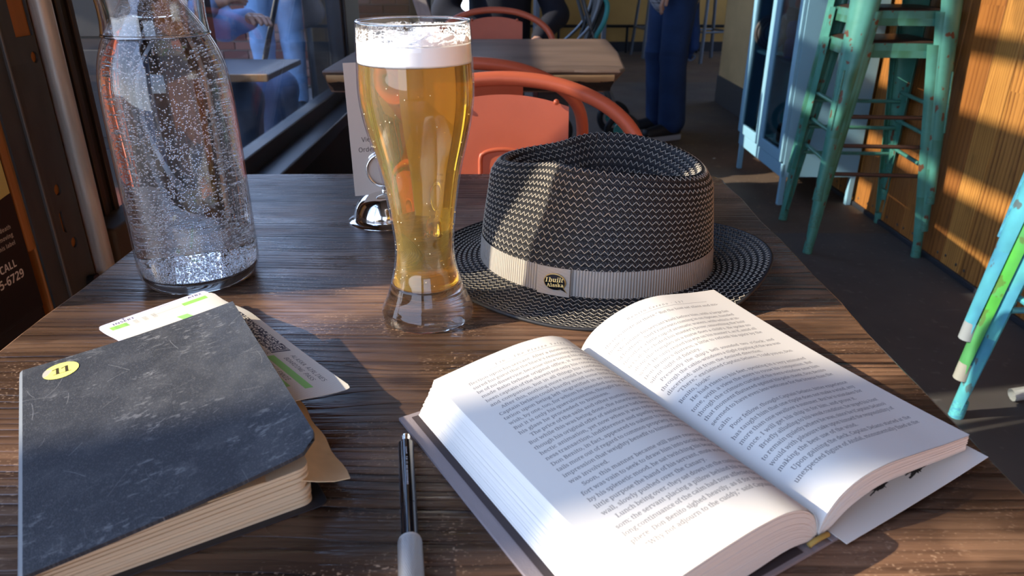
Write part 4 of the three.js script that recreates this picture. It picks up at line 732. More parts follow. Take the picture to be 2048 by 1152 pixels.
// ------------------------------------------------------------------ straw hat
{
  const t = thing('straw_hat', 'dark woven straw trilby with pale zigzag stitching and a grey ribbon band', 'hat', [0.0775, TABLE, -0.640], -0.28);
  const A0 = 0.1065, B0 = 0.0945, Y0 = 0.0105, nS = 19, nT = 17, nB = 10, TAU = Math.PI * 2;
  const hTop = (p) => 0.0955 + 0.0125 * Math.sin(p) ** 2;
  const wrap = (d) => Math.atan2(Math.sin(d), Math.cos(d));
  function crown(p, q) {
    if (q <= nS) {
      const v = q / nS, a = lerp(A0, 0.0985, Math.pow(v, 1.3)), b = lerp(B0, 0.079, Math.pow(v, 1.2));
      const pinch = (0.024 * Math.exp(-((wrap(p - 2.2) / 0.48) ** 2)) + 0.02 * Math.exp(-((wrap(p + 2.25) / 0.42) ** 2))) * smooth(0.25, 1.0, v), k = 1 - pinch / 0.09 - 0.035 * smooth(0.86, 1.0, v) ** 2;
      return V(a * Math.cos(p) * k, lerp(Y0, hTop(p), v - 0.06 * smooth(0.8, 1, v) * 0), b * Math.sin(p) * k);
    }
    const w = (q - nS) / nT, e = crown(p, nS), r = 1 - 0.97 * w, dip = smooth(0.05, 0.62, w);
    const front = 0.02 * Math.exp(-((wrap(p - Math.PI) / 1.0) ** 2));
    const cx = 0.012 * w;
    return V(e.x * r + cx, lerp(e.y + 0.0035 * Math.sin(Math.min(1, w / 0.12) * Math.PI) , 0.066, dip) - front * 0.0, e.z * r);
  }
  function brim(p, q) {
    const w = q / nB, a = lerp(A0, 0.157, w), b = lerp(B0, 0.139, w), c = Math.cos(p);
    const under = 1 - 0.75 * Math.exp(-((wrap(p - 0.85) / 0.45) ** 2)), out = 0.0015 + (0.003 + 0.020 * smooth(-0.1, 1, c) + 0.004 * smooth(0.3, 1, -c) + 0.003 * Math.sin(p * 3 + 1)) * under;
    return V(a * Math.cos(p), lerp(Y0, out, smooth(0, 1, w)) - 0.0035 * Math.sin(w * Math.PI), b * Math.sin(p));
  }
  const normalOf = (f, p, q, s) => { const side = f === brim ? -1 : 1; const e = 0.01, dp = f(p + e, q).sub(f(p - e, q)), dq = f(p, Math.min(q + 0.05, s)).sub(f(p, Math.max(q - 0.05, 0))); return dq.cross(dp).normalize().multiplyScalar(side); };
  const ridge = (f, s) => (p, q) => { const fr = q - Math.floor(q - 1e-6), o = 0.0012 * Math.pow(1 - fr, 0.7) * smooth(0, 0.06, fr); return f(p, q).addScaledVector(normalOf(f, p, q, s), q >= s - 0.4 ? 0 : o); };
  const braid = grey(512, 256, (u, v) => { const x = u * 40, y = v * 4, k = Math.floor(y), ph = x + (k % 2) * 0.5, a = Math.abs(((ph + (y - k)) % 1 + 1) % 1 - 0.5), b = Math.abs(((ph - (y - k)) % 1 + 1) % 1 - 0.5); return clamp(0.2 + 1.3 * Math.min(a, b) + 0.2 * vnoise(u * 300, v * 100, 4)); });
  const straw = phy({ roughness: 0.42, specularIntensity: 0.55, sheen: 0, map: tex(512, 128, (u, v) => { const x = 0.55 + 0.9 * vnoise(u * 400, v * 60, 7) * vnoise(u * 130, v * 30, 8); return [0.015 * x, 0.0155 * x, 0.019 * x]; }), bumpMap: braid, bumpScale: 0.0009 });
  straw.map.repeat.set(6, 20); braid.repeat.set(6, 9); 
  const fC = ridge(crown, nS + nT), fB = ridge(brim, nB);
  const full = (f, n, per) => sheet(300, n * per, (u, v) => f(u * TAU, v * n), (u, v) => [u, v * n / 36], true);
  const crownG = full(fC, nS + nT, 5), brimG = full(fB, nB, 5);
  mesh('crown', crownG, straw, t);
  const brimM = mesh('brim', brimG, straw, t);
  mesh('brim_edge', tube(Array.from({ length: 80 }, (_, i) => brim(i / 80 * TAU, nB)), 0.0016, 240, 8, true), std({ color: rgb(0.012, 0.012, 0.014), roughness: 0.6 }), brimM);
  // zigzag stitching, one line of thread for every round of braid
  function stitches(f, s, q0, q1, amp, off) {
    const pos = [], idx = [], nor = [], uv = [];
    for (let row = q0; row < q1; row++) {
      const ring = f(0.5, row + 0.5), per = Math.max(6, Math.round(TAU * Math.hypot(ring.x, ring.z) / 0.0031 * 1.0)), n = per - (per % 2);
      const P = []; for (let i = 0; i <= n; i++) { const p = i / n * TAU + row * 0.013, q = row + 0.42 + (i % 2 ? amp : -amp); P.push([f(p, q).addScaledVector(normalOf(f, p, q, s), off), normalOf(f, p, q, s)]); }
      for (let i = 0; i < n; i++) {
        const [a, na] = P[i], [b, nb] = P[i + 1], d = b.clone().sub(a).normalize(), sd = d.clone().cross(na).normalize(), base = pos.length / 3;
        for (const [c, nn] of [[a, na], [b, nb]]) for (const [x, y] of [[-1, 0], [0, 1], [1, 0]]) { const q = c.clone().addScaledVector(sd, x * 0.00026).addScaledVector(nn, y * 0.00038); pos.push(q.x, q.y, q.z); const m = nn.clone().addScaledVector(sd, x).normalize(); nor.push(m.x, m.y, m.z); uv.push(0, 0); }
        idx.push(base, base + 1, base + 3, base + 1, base + 4, base + 3, base + 1, base + 2, base + 4, base + 2, base + 5, base + 4);
      }
    }
    const g = new THREE.BufferGeometry(); g.setAttribute('position', new THREE.Float32BufferAttribute(pos, 3)); g.setAttribute('normal', new THREE.Float32BufferAttribute(nor, 3)); g.setAttribute('uv', new THREE.Float32BufferAttribute(uv, 2)); g.setIndex(idx); return g;
  }
  const thread = std({ color: rgb(0.33, 0.30, 0.25), roughness: 0.5, side: THREE.DoubleSide });
  const st1 = mesh('stitching', stitches(crown, nS + nT, 4, nS + nT - 2, 0.30, 0.0011), thread, t); st1.userData.kind = 'stuff';
  const st2 = mesh('stitching', stitches(brim, nB, 0, nB, 0.30, 0.0011), thread, t); st2.userData.kind = 'stuff';
  // grosgrain ribbon
  const ribs = grey(512, 8, (u) => 0.5 + 0.5 * Math.sin(u * TAU * 64)), ribbonMap = tex(512, 64, (u, v) => { const x = (0.8 + 0.3 * Math.sin(u * TAU * 64)) * (0.9 + 0.15 * fbm(u * 20, v * 3, 5, 3)); return [0.36 * x, 0.335 * x, 0.30 * x]; });
  ribs.repeat.set(4.2, 1); ribbonMap.repeat.set(4.2, 1);
  const ribM = std({ map: ribbonMap, bumpMap: ribs, bumpScale: 0.0004, roughness: 0.75 });
  const bandAt = (p, h, o) => { const q = (h - Y0) / (hTop(p) - Y0) * nS, c = crown(p, q); const n = V(Math.cos(p) / A0, 0, Math.sin(p) / B0).normalize(); return c.addScaledVector(n, o); };
  mesh('ribbon_band', sheet(260, 4, (u, v) => bandAt(u * TAU, lerp(0.0110, 0.0335, v), 0.0019), (u, v) => [u, v], true), ribM, t);
  const ribH = ribM.clone(); ribH.map = tex(64, 256, (u, v) => { const x = 0.8 + 0.3 * Math.sin(v * TAU * 22); return [0.37 * x, 0.34 * x, 0.30 * x]; }); ribH.bumpMap = null;
  mesh('ribbon_tab', plate(10, 4, (u, v) => bandAt(lerp(1.86, 1.60, u), lerp(0.0105, 0.0343, v), 0.0036), -0.0012), ribH, t);
  // enamel pin, a speech bubble
  const pc = bandAt(1.715, 0.0225, 0.0045), pn = V(Math.cos(1.715) / A0, 0.12 * 0, Math.sin(1.715) / B0).normalize();
  const pin = new THREE.Group(); pin.name = 'enamel_pin'; pin.userData.label = 'black and gold enamel pin reading I built Alaska'; t.add(pin);
  pin.position.copy(pc); pin.rotation.y = Math.atan2(pn.x, pn.z);
  const oval = (k) => { const s = new THREE.Shape(); const a = 0.0088 * k, b = 0.0068 * k; for (let i = 0; i <= 40; i++) { const g = lerp(-0.62, -0.62 + TAU - 0.34, i / 40); s[i ? 'lineTo' : 'moveTo'](a * Math.cos(g), b * Math.sin(g)); } s.lineTo(0.0100 * k, -0.0076 * k); s.closePath(); return s; };
  const rimPlate = mesh('gold_rim', extrude(oval(1.1), 0.0009, 0.0002, 2), std({ color: rgb(0.62, 0.42, 0.16), roughness: 0.3, metalness: 1 }), pin);
  const face = canvasTex(512, 400, (g, w, h) => { g.fillStyle = '#0b0c12'; g.fillRect(0, 0, w, h); g.fillStyle = '#f0d890'; g.font = 'bold italic 128px serif'; g.save(); g.translate(60, 214); g.rotate(-0.1); g.fillText('I', 0, 0); g.fillText('built', 66, 0); g.restore(); g.save(); g.translate(96, 312); g.rotate(-0.1); g.font = 'bold 104px serif'; g.fillText('Alaska', 0, 0); g.restore(); });
  const fg = extrude(oval(1), 0.0004), fuv = fg.attributes.uv, fp = fg.attributes.position; for (let i = 0; i < fuv.count; i++) fuv.setXY(i, fp.getX(i) / 0.0215 + 0.5, fp.getY(i) / 0.0168 + 0.5);
  fg.translate(0, 0, 0.0012); mesh('enamel_face', fg, phy({ map: face, roughness: 0.2, clearcoat: 0.5 }), rimPlate);
}

// ------------------------------------------------------------------ open book
{
  const t = thing('open_book', 'open hardback book with printed pages lying beside the pencil', 'book', [0.1497, TABLE, -0.2764], Math.atan2(0.515, 0.857));
  // own axes: +x across the pages towards the right fore-edge, +z towards the foot of the page; the foot of the spine is the origin
  const LEN = 0.200;
  const lift = (x, z) => 0.0125 * clamp(-z / LEN) ** 2 * smooth(0, 0.075, x);   // the head of the right half rides up on the hat brim
  const P = (x, h, z) => V(x, h + lift(x, z), z);
  const bend = (pts) => { const c = new THREE.CatmullRomCurve3(pts.map(([x, h]) => V(x, h, 0)), false, 'centripetal'); return (s) => c.getPointAt(clamp(s)); };
  const topR = bend([[0.0005, 0.0095], [0.0035, 0.0175], [0.011, 0.0255], [0.024, 0.0305], [0.044, 0.0315], [0.074, 0.0275], [0.104, 0.0225], [0.1275, 0.0195]]);
  const botR = bend([[0.002, 0.0055], [0.010, 0.0085], [0.022, 0.0150], [0.044, 0.0190], [0.074, 0.0165], [0.104, 0.0125], [0.1285, 0.0095]]);
  const topL = bend([[-0.0005, 0.0095], [-0.003, 0.0180], [-0.010, 0.0265], [-0.024, 0.0330], [-0.044, 0.0345], [-0.072, 0.0320], [-0.095, 0.0285], [-0.1115, 0.0258]]);
  const botL = bend([[-0.002, 0.0055], [-0.010, 0.0075], [-0.022, 0.0090], [-0.044, 0.0070], [-0.072, 0.0050], [-0.100, 0.0045], [-0.1232, 0.0045]]);
  const paper = phy({ color: rgb(0.76, 0.72, 0.655), roughness: 0.75, map: tex(256, 64, (u, v) => { const x = 0.93 + 0.09 * vnoise(3, v * 60, 5) + 0.03 * vnoise(u * 30, v * 200, 6); return [x, x, x]; }) });
  function block(top, bot, side) {                                  // the leaves as a stack of thin sheaves
    const gs = [], n = 20, R = rng(side > 0 ? 4 : 8);
    for (let k = 0; k < n; k++) {
      const a0 = k / n, a1 = (k + 0.97) / n, inset = R() * 0.0006, z0 = -LEN + R() * 0.0006, z1 = -R() * 0.0006;
      const cu = (s, a) => { const p = top(s), q = bot(s); return V(lerp(q.x, p.x, a) - side * inset * s, lerp(q.y, p.y, a) - 0.0003, 0); };
      const ns = 26, ring = []; for (let i = 0; i <= ns; i++) ring.push(cu(i / ns, a0)); for (let i = ns; i >= 0; i--) ring.push(cu(i / ns, a1));
      const pos = [], uv = [], idx = [], m = ring.length, nz = 8;
      for (let i = 0; i < m; i++) for (let c = 0; c < nz; c++) { const A = ring[i], B = ring[(i + 1) % m], za = lerp(z0, z1, c / nz), zb = lerp(z0, z1, (c + 1) / nz), b = pos.length / 3; for (const [q, z] of [[A, za], [B, za], [B, zb], [A, zb]]) { const w = P(q.x, q.y, z); pos.push(w.x, w.y, w.z); uv.push(z * 4, q.y * 20); } if (side > 0) idx.push(b, b + 2, b + 1, b, b + 3, b + 2); else idx.push(b, b + 1, b + 2, b, b + 2, b + 3); }
      for (const [z, fl] of [[z0, 0], [z1, 1]]) for (let i = 0; i < ns; i++) { const b = pos.length / 3; for (const q of [ring[i], ring[i + 1], ring[m - 2 - i], ring[m - 1 - i]]) { const w = P(q.x, q.y, z); pos.push(w.x, w.y, w.z); uv.push(q.x * 4, q.y * 20); } if ((fl === 1) === (side > 0)) idx.push(b, b + 1, b + 2, b, b + 2, b + 3); else idx.push(b, b + 2, b + 1, b, b + 3, b + 2); }
      const g = new THREE.BufferGeometry(); g.setAttribute('position', new THREE.Float32BufferAttribute(pos, 3)); g.setAttribute('uv', new THREE.Float32BufferAttribute(uv, 2)); g.setIndex(idx); const f = g.toNonIndexed(); f.computeVertexNormals(); gs.push(f);
    }
    return mergeGeometries(gs);
  }
  const LEFT = ['flection upon his servant. After a moment\u2019s pause, he as-', 'sured his guest that the black\u2019s remaining with them could', 'be of no disservice; because since losing his officers he had', 'made Babo (whose original office, it now appeared, had', 'been captain of the slaves) not only his constant attendant', 'and companion, but in all things his confidant.|', '>After this, nothing more could be said; though, indeed,', 'Captain Delano could hardly avoid some little tinge of irri-', 'tation upon being left ungratified in so inconsiderable a', 'wish, by one, too, for whom he intended such solid services.', 'But it is only his querulousness, thought he; and so filling', 'his glass he proceeded to business.|', '>The price of the sails and other matters was fixed upon.', 'But while this was being done, the American observed that,', 'though his original offer of assistance had been hailed with', 'hectic animation, yet now when it was reduced to a busi-', 'ness transaction, indifference and apathy were betrayed.', 'Don Benito, in fact, appeared to submit to hearing the de-', 'tails more out of regard to common propriety, than from any', 'impression that weighty benefit to himself and his voyage', 'was involved.|', '>Soon, this manner became still more reserved. The ef-', 'fort was vain to seek to draw him into social talk. Gnawed', 'by his splenetic mood, he sat twitching his beard, while to', 'little purpose the hand of his servant, mute as that on the', 'wall, slowly pushed over the Canary.|', '>Lunch being over, they sat down on the cushioned tran-', 'som; the servant placing a pillow behind his master. The', 'long continuance of the calm had now affected the atmos-', 'phere. Don Benito sighed heavily, as if for breath.|', '>\u201cWhy not adjourn to the cuddy,\u201d said Captain Delano;'];
  const RIGHT = ['\u201cthere is more air there.\u201d But the host sat silent and mo-', 'tionless.|', '>Meantime his servant knelt before him, with a large fan', 'of feathers. And Francesco coming in on tiptoes, handed', 'the other a little cup of aromatic waters, with which at in-', 'tervals he chafed his master\u2019s brow; smoothing the hair', 'along the temples as a nurse does a child\u2019s. He spoke no', 'word. He only rested his eye on his master\u2019s, as if, amid all', 'Don Benito\u2019s distress, a little to refresh his spirit by the', 'silent sight of fidelity.|', '>Presently the ship\u2019s bell sounded two o\u2019clock; and', 'through the cabin-windows a slight rippling of the sea was', 'discerned; and from the desired direction.|', '>\u201cThere,\u201d exclaimed Captain Delano, \u201cI told you so, Don', 'Benito, look!\u201d|', '>He had risen to his feet, speaking in a very animated', 'tone, with a view the more to rouse his companion. But', 'though the crimson curtain of the stern-window near him', 'that moment fluttered against his pale cheek, Don Benito', 'seemed to have even less welcome for the breeze than the', 'calm.|', '>Poor fellow, thought Captain Delano, bitter experience', 'has taught him that one ripple does not make a wind, any', 'more than one swallow a summer. But he is mistaken for', 'once. I will get his ship in for him, and prove it.|', '>Briefly alluding to his weak condition, he urged his host', 'to remain quietly where he was, since he (Captain Delano)', 'would with pleasure take upon himself the responsibility of', 'making the best use of the wind.|', '>Upon gaining the deck, Captain Delano started at the', 'unexpected figure of Atufal, monumentally fixed at the'];
  const page = (lines, header, m0, m1) => canvasTex(1264, 2048, (g, w, h) => {
    g.fillStyle = '#dfdbd3'; g.fillRect(0, 0, w, h); g.fillStyle = '#4e4a4c'; const x0 = w * m0, x1 = w * m1, W = x1 - x0;
    g.font = 'italic 33px serif'; g.textAlign = 'center'; g.fillText(header.split('').join('\u200a\u2009'), (x0 + x1) / 2, 128); g.fillRect(x0 + W * 0.06, 146, W * 0.88, 2.5); g.textAlign = 'left'; g.font = '38px serif';
    lines.forEach((l, i) => { const y = 214 + i * 54.2, ind = l[0] === '>', short = l.endsWith('|'), words = l.replace(/[>|]/g, '').split(' '), xs = x0 + (ind ? 44 : 0), widths = words.map((s) => g.measureText(s).width), sum = widths.reduce((a, b) => a + b, 0); let gap = short ? 11 : (x1 - xs - sum) / Math.max(1, words.length - 1), sc = 1; if (gap < 7) { sc = (x1 - xs - 7 * (words.length - 1)) / sum; gap = 7; } if (gap > 24) gap = 24; let x = xs; words.forEach((s, k) => { g.save(); g.translate(x, y); g.scale(sc, 1); g.fillText(s, 0, 0); g.restore(); x += widths[k] * sc + gap; }); });
  });
  const pm = (map) => phy({ map, roughness: 0.7, specularIntensity: 0.5 });
  const leaf = (top, side) => sheet(64, 16, (u, v) => { const s = side > 0 ? u : 1 - u, q = top(s); return P(q.x, q.y + 0.0004, lerp(0, -LEN, v)); }, (u, v) => [u, v]);
  const cover = phy({ color: rgb(0.27, 0.225, 0.225), roughness: 0.75, bumpMap: grey(256, 256, (u, v) => 0.5 + 0.5 * vnoise(u * 128, v * 128, 4) , [0.05, 0.05]), bumpScale: 0.0002 });
  const board = (x0, x1) => plate(14, 14, (u, v) => { const x = lerp(x0, x1, u), z = lerp(0.004, -LEN - 0.004, v); return V(x, 0.0041 + lift(x, z), z); }, 0.0034, (u, v) => [lerp(x0, x1, u), v * LEN]);
  const cl = mesh('cover_board', board(-0.1345, -0.007), cover, t), cr = mesh('cover_board', board(0.007, 0.1355), cover, t);
  mesh('spine', extrude(poly([[-0.0085, 0.0004], [0.0085, 0.0004], [0.0075, 0.0032], [0.003, 0.0042], [-0.003, 0.0042], [-0.0075, 0.0032]]), LEN + 0.008).translate(0, 0, -LEN - 0.004), cover, t);
  const bl = mesh('page_block', block(topL, botL, -1), paper, t), br = mesh('page_block', block(topR, botR, 1), paper, t);
  mesh('printed_page', leaf(topL, -1), pm(page(LEFT, '136 \u00b7 The Piazza Tales', 0.12, 0.925)), bl);
  mesh('printed_page', leaf(topR, 1), pm(page(RIGHT, 'Benito Cereno \u00b7 137', 0.10, 0.885)), br);
  mesh('headband', tube([V(-0.007, 0.0052, 0.001), V(-0.003, 0.0068, 0.0015), V(0.003, 0.0068, 0.0015), V(0.007, 0.0056, 0.001)], 0.0014, 14, 8), std({ color: rgb(0.42, 0.28, 0.07), roughness: 0.7 }), t);
  const ink = canvasTex(512, 820, (g, w, h) => { g.fillStyle = '#e2ded4'; g.fillRect(0, 0, w, h); g.strokeStyle = '#15120f'; g.fillStyle = '#1a1613'; g.lineCap = 'round'; const R = rng(19); for (const [cx, cy] of [[205, 748], [330, 756]]) { for (let i = 0; i < 22; i++) { g.lineWidth = 1 + R() * 4; g.beginPath(); g.moveTo(cx - 40 + R() * 60, cy - 10 + R() * 22); g.quadraticCurveTo(cx + R() * 30, cy - 12 + R() * 22, cx - 10 + R() * 66, cy - 10 + R() * 16); g.stroke(); } g.beginPath(); g.ellipse(cx + 12, cy, 20, 9, -0.2, 0, 7); g.fill(); } });
  mesh('endpaper', plate(20, 4, (u, v) => V(lerp(0.0105, 0.1345, u), 0.0047 + 0.0034 * Math.pow(u, 2.2) * (1 - 0.3 * v) + lift(lerp(0.0105, 0.1345, u), lerp(0.0095, -LEN, v)), lerp(0.0095, -LEN, v)), 0.0003, (u, v) => [u, v]), std({ map: ink, roughness: 0.8 }), cr);
  mesh('endpaper', plate(4, 4, (u, v) => P(lerp(-0.1275, -0.012, u), 0.0045, lerp(0.002, -LEN, v)), 0.0003), std({ color: rgb(0.05, 0.035, 0.035), roughness: 0.8 }), cl);
}

// ------------------------------------------------------------------ black notebook with papers tucked into it
{
  const o = V(-0.317, TABLE, -0.4088), t = thing('black_notebook', 'scuffed black notebook with a round yellow number sticker', 'notebook', [o.x, o.y, o.z], Math.atan2(0.522, 0.853));
  // own axes: +x from the spine to the fore-edge, +z from the head to the foot, spine at x = 0
  const W = 0.134, L = 0.203;
  const leather = (() => {
    const scuff = (u, v) => { const x = u * 0.134, y = v * 0.203; let s = 0; s = 0.9 * smooth(0.58, 0.80, fbm(x * 260, y * 520, 3, 4)) * smooth(0.42, 0.62, fbm(x * 34, y * 34, 8, 3)) + 0.14 * smooth(0.42, 0.72, fbm(x * 70, y * 70, 5, 5)) + 0.25 * smooth(0.62, 0.8, vnoise(x * 1500, y * 1500, 6)); return clamp(s); };
    const R = rng(55), marks = Array.from({ length: 46 }, () => [R(), R(), R() * 6.28, 0.03 + R() * 0.14, (R() - 0.5) * 2.4, 0.25 + R() * 0.5]);
    const c = canvasTex(1024, 1536, (g, w, h) => { g.fillStyle = '#000'; g.fillRect(0, 0, w, h); g.lineCap = 'round'; for (const [x, y, a, l, b, k] of marks) { g.strokeStyle = `rgba(255,255,255,${k * 0.8})`; g.lineWidth = 1 + k * 2.4; g.beginPath(); g.moveTo(x * w, y * h); g.quadraticCurveTo((x + Math.cos(a + b * 0.3) * l * 0.6) * w, (y + Math.sin(a + b * 0.3) * l * 0.4) * h, (x + Math.cos(a) * l) * w, (y + Math.sin(a) * l * 0.7) * h); g.stroke(); } for (let i = 0; i < 260; i++) { g.fillStyle = `rgba(255,255,255,${0.2 + R() * 0.6})`; g.fillRect(R() * w, R() * h, 1 + R() * 3, 1 + R() * 3); } g.strokeStyle = 'rgba(255,255,255,0.5)'; for (let i = 0; i < 40; i++) { g.lineWidth = 1 + R() * 2; g.beginPath(); const x = w * (0.50 + (R() - 0.5) * 0.12), y = h * (0.30 + (R() - 0.5) * 0.03); g.moveTo(x, y); g.lineTo(x + (R() - 0.3) * 50, y - (R() - 0.5) * 14); g.stroke(); } });
    const d = c.image.getContext('2d').getImageData(0, 0, 1024, 1536).data;
    return tex(1024, 1536, (u, v) => { const k = (Math.min(1535, Math.floor((1 - v) * 1536)) * 1024 + Math.min(1023, Math.floor(u * 1024))) * 4, m = d[k] / 255, s = scuff(u, v), f = 0.85 + 0.3 * vnoise(u * 500, v * 750, 9); return [0.036, 0.039, 0.046].map((b) => lerp(b * f, 0.30, clamp(0.42 * s + 0.75 * m))); });
  })();
  leather.wrapS = leather.wrapT = THREE.ClampToEdgeWrapping;
  const lm = phy({ map: leather, roughness: 0.48, specularIntensity: 0.7, bumpMap: grey(256, 256, (u, v) => vnoise(u * 128, v * 128, 3) * 0.7 + 0.3 * vnoise(u * 250, v * 250, 4), [0.25, 0.25]), bumpScale: 0.00012 }), plain = phy({ color: rgb(0.016, 0.017, 0.021), roughness: 0.5 });
  const hTop = (u, v) => 0.0225 + 0.0165 * u + 0.0015 * u * v - 0.0018 * Math.sin(u * Math.PI);   // front cover, lifting towards the fore-edge
  const corner = (x, z) => { let a = clamp(x / W), b = clamp(z / L); return [a, b]; };
  // front cover: chamfered worn lower corner
  const cov = plate(30, 30, (u, v) => { let x = u * W, z = (1 - v) * L; const cx = W - x, cz = L - z, r = 0.010; if (cx < r && cz < r && cx + cz < r) { const k = (r - cx - cz) / 2; x -= k; z -= k; } return V(x, hTop(x / W, z / L), z); }, 0.0022, (u, v) => [u, v]);
  const cf = mesh('front_cover', cov, lm, t);
  mesh('back_cover', extrude(roundRect(W, L, 0.006, W / 2, -L / 2), 0.0018, 0.0004, 2).applyMatrix4(new THREE.Matrix4().makeRotationX(-Math.PI / 2)).translate(0, 0.0006, 0), plain, t);
  mesh('spine', plate(6, 4, (u, v) => { const a = Math.PI * u; return V(-0.0035 * Math.sin(a), 0.0006 + 0.0219 * (1 - Math.cos(a)) / 2, v * L); }, -0.0014), phy({ color: rgb(0.10, 0.115, 0.13), roughness: 0.55 }), t);
  // cream pages in loose sheaves
  const cream = phy({ color: rgb(0.74, 0.60, 0.40), roughness: 0.8, map: tex(64, 128, (u, v) => { const x = 0.9 + 0.14 * vnoise(2, v * 60, 5); return [x, x, x]; }) });
  const R = rng(66), gs = [], n = 14, hp = (u, a) => lerp(0.0030, lerp(0.0195, 0.0265, u) , a);
  for (let k = 0; k < n; k++) {
    const a0 = k / n, a1 = (k + 0.96) / n, wx = W - 0.006 - R() * 0.0022, zz = L - 0.004 - R() * 0.0018, r = 0.007;
    const s = new THREE.Shape(); s.moveTo(0.001, -0.003); s.lineTo(wx - r, -0.003); s.quadraticCurveTo(wx, -0.003, wx, -0.003 - r); s.lineTo(wx, -zz + r); s.quadraticCurveTo(wx, -zz, wx - r, -zz); s.lineTo(0.001, -zz); s.closePath();
    const g = extrude(s, 1); turnX(g, -Math.PI / 2); const p = g.attributes.position; for (let i = 0; i < p.count; i++) { const u = p.getX(i) / W; p.setY(i, lerp(hp(u, a0), hp(u, a1), p.getY(i))); } g.computeVertexNormals(); gs.push(g);
  }
  mesh('page_block', merge(gs), cream, t);
  // round yellow sticker with a printed number
  const st = canvasTex(256, 256, (g, w) => { g.fillStyle = '#f2ee7a'; g.fillRect(0, 0, w, w); g.fillStyle = '#b9b3a2'; g.beginPath(); g.moveTo(0, 40); g.lineTo(74, 70); g.lineTo(36, 150); g.lineTo(0, 170); g.fill(); g.fillStyle = '#3a3016'; g.font = 'bold 150px serif'; g.textAlign = 'center'; g.fillText('1', 102, 178); g.fillText('1', 166, 178); });
  const sg = sheet(24, 6, (u, v) => { const a = u * Math.PI * 2, r = v * 0.0105, x = 0.0215 + r * Math.cos(a), z = 0.0175 + r * Math.sin(a); return V(x, hTop(x / W, z / L) + 0.00035, z); }, (u, v) => [0.5 + 0.5 * v * Math.cos(u * Math.PI * 2), 0.5 - 0.5 * v * Math.sin(u * Math.PI * 2)]);
  mesh('number_sticker', sg, std({ map: st, roughness: 0.5, side: THREE.DoubleSide }), cf);

  // papers tucked under the front cover; placed in the notebook's own axes, then made things of their own
  const put = (name, label, category, x, h, z, turn, group) => { const p = V(x, h, z).applyAxisAngle(V(0, 1, 0), t.rotation.y).add(o); return thing(name, label, category, [p.x, p.y, p.z], t.rotation.y + turn, group); };
  const passBack = std({ color: rgb(0.78, 0.76, 0.74), roughness: 0.7 });
  function pass(root, w, l, slope, art) {                           // w along own x, l along own z; rounded corners, gently curved
    const f = (u, v) => { let x = (u - 0.5) * w, z = (v - 0.5) * l; const r = 0.004, ex = w / 2 - Math.abs(x), ez = l / 2 - Math.abs(z); if (ex < r && ez < r) { const dx = r - ex, dz = r - ez, d = Math.hypot(dx, dz); if (d > r) { x -= Math.sign(x) * dx * (1 - r / d); z -= Math.sign(z) * dz * (1 - r / d); } } return V(x, slope(x, z), z); };
    mesh('paper', plate(40, 40, (u, v) => f(u, 1 - v), 0.0003, (u, v) => [u, v]), std({ map: art, roughness: 0.65 }), root);
  }
  // height of the pass above the table at a point: on top of the pages, drooping outside them
  const rest = (root, lift) => (x, z) => { const p = V(x, 0, z).applyAxisAngle(V(0, 1, 0), root.rotation.y).add(root.position).sub(o).applyAxisAngle(V(0, 1, 0), -t.rotation.y), u = clamp(p.x / W); return lerp(0.0195, 0.0265, u) + lift - 0.0085 * smooth(0, 0.06, -p.z) - 0.0095 * smooth(-0.004, 0.05, p.x - W + 0.006); };
  const weave = (g, w, h) => { g.strokeStyle = 'rgba(170,160,150,0.35)'; g.lineWidth = 1.5; for (let i = -40; i < 160; i++) { g.beginPath(); g.moveTo(0, i * 20); g.lineTo(w, i * 20 - 300); g.stroke(); g.beginPath(); g.moveTo(0, i * 20 - 300); g.lineTo(w, i * 20); g.stroke(); } };
  const p1 = thing('boarding_pass', 'airline boarding pass with green bands lying under the notebook cover', 'boarding pass', [-0.2019, TABLE, -0.438], 0.78);
  const art1 = canvasTex(820, 2048, (g, w, h) => {                  // long side upright; most text runs along the long side
    g.fillStyle = '#d8d3c6'; g.fillRect(0, 0, w, h); weave(g, w, h);
    g.fillStyle = '#8fd05a'; g.fillRect(30, 22, 120, 90); g.fillRect(560, 30, 190, 60); g.fillStyle = '#55525a'; for (let i = 0; i < 5; i++) for (let j = 0; j < 5; j++) g.fillRect(60 + i * 66, 34 + j * 18, 30, 5); for (let i = 0; i < 20; i++) g.fillRect(330 + i * 12, 60, 6, 5);
    g.save(); g.translate(w, 0); g.rotate(Math.PI / 2);             // now +x runs down the long side, +y towards the left long edge
    const R2 = rng(88);
    g.fillStyle = '#2c2b3a'; for (let r = 0; r < 15; r++) for (let c = 0; c < 74; c++) if (R2() < 0.52) g.fillRect(620 + c * 10, 62 + r * 9, 10, 9); g.fillRect(606, 62, 12, 135); g.fillRect(1362, 62, 10, 135); g.fillRect(1380, 62, 16, 135);
    g.fillStyle = '#8fce6e'; g.fillRect(1430, 200, 500, 56); g.fillRect(1330, 318, 540, 110); g.fillRect(300, 318, 600, 80);
    g.fillStyle = '#3c3a3a'; g.font = '46px monospace'; g.fillText('ALASKA AIRLINES', 1470, 108); g.fillText('BOARDING PASS', 1490, 166); g.fillText('US', 1350, 240); g.fillText('ANDERSON/LENNIE', 1380, 304); g.fillText('AND OR', 1450, 404); g.restore();
  });
  pass(p1, 0.083, 0.203, rest(p1, 0.0013), art1);
  const p2 = thing('boarding_pass', 'lilac-white ticket marked INSERT poking out past the notebook head', 'boarding pass', [-0.2098, TABLE, -0.4430], 0.78);
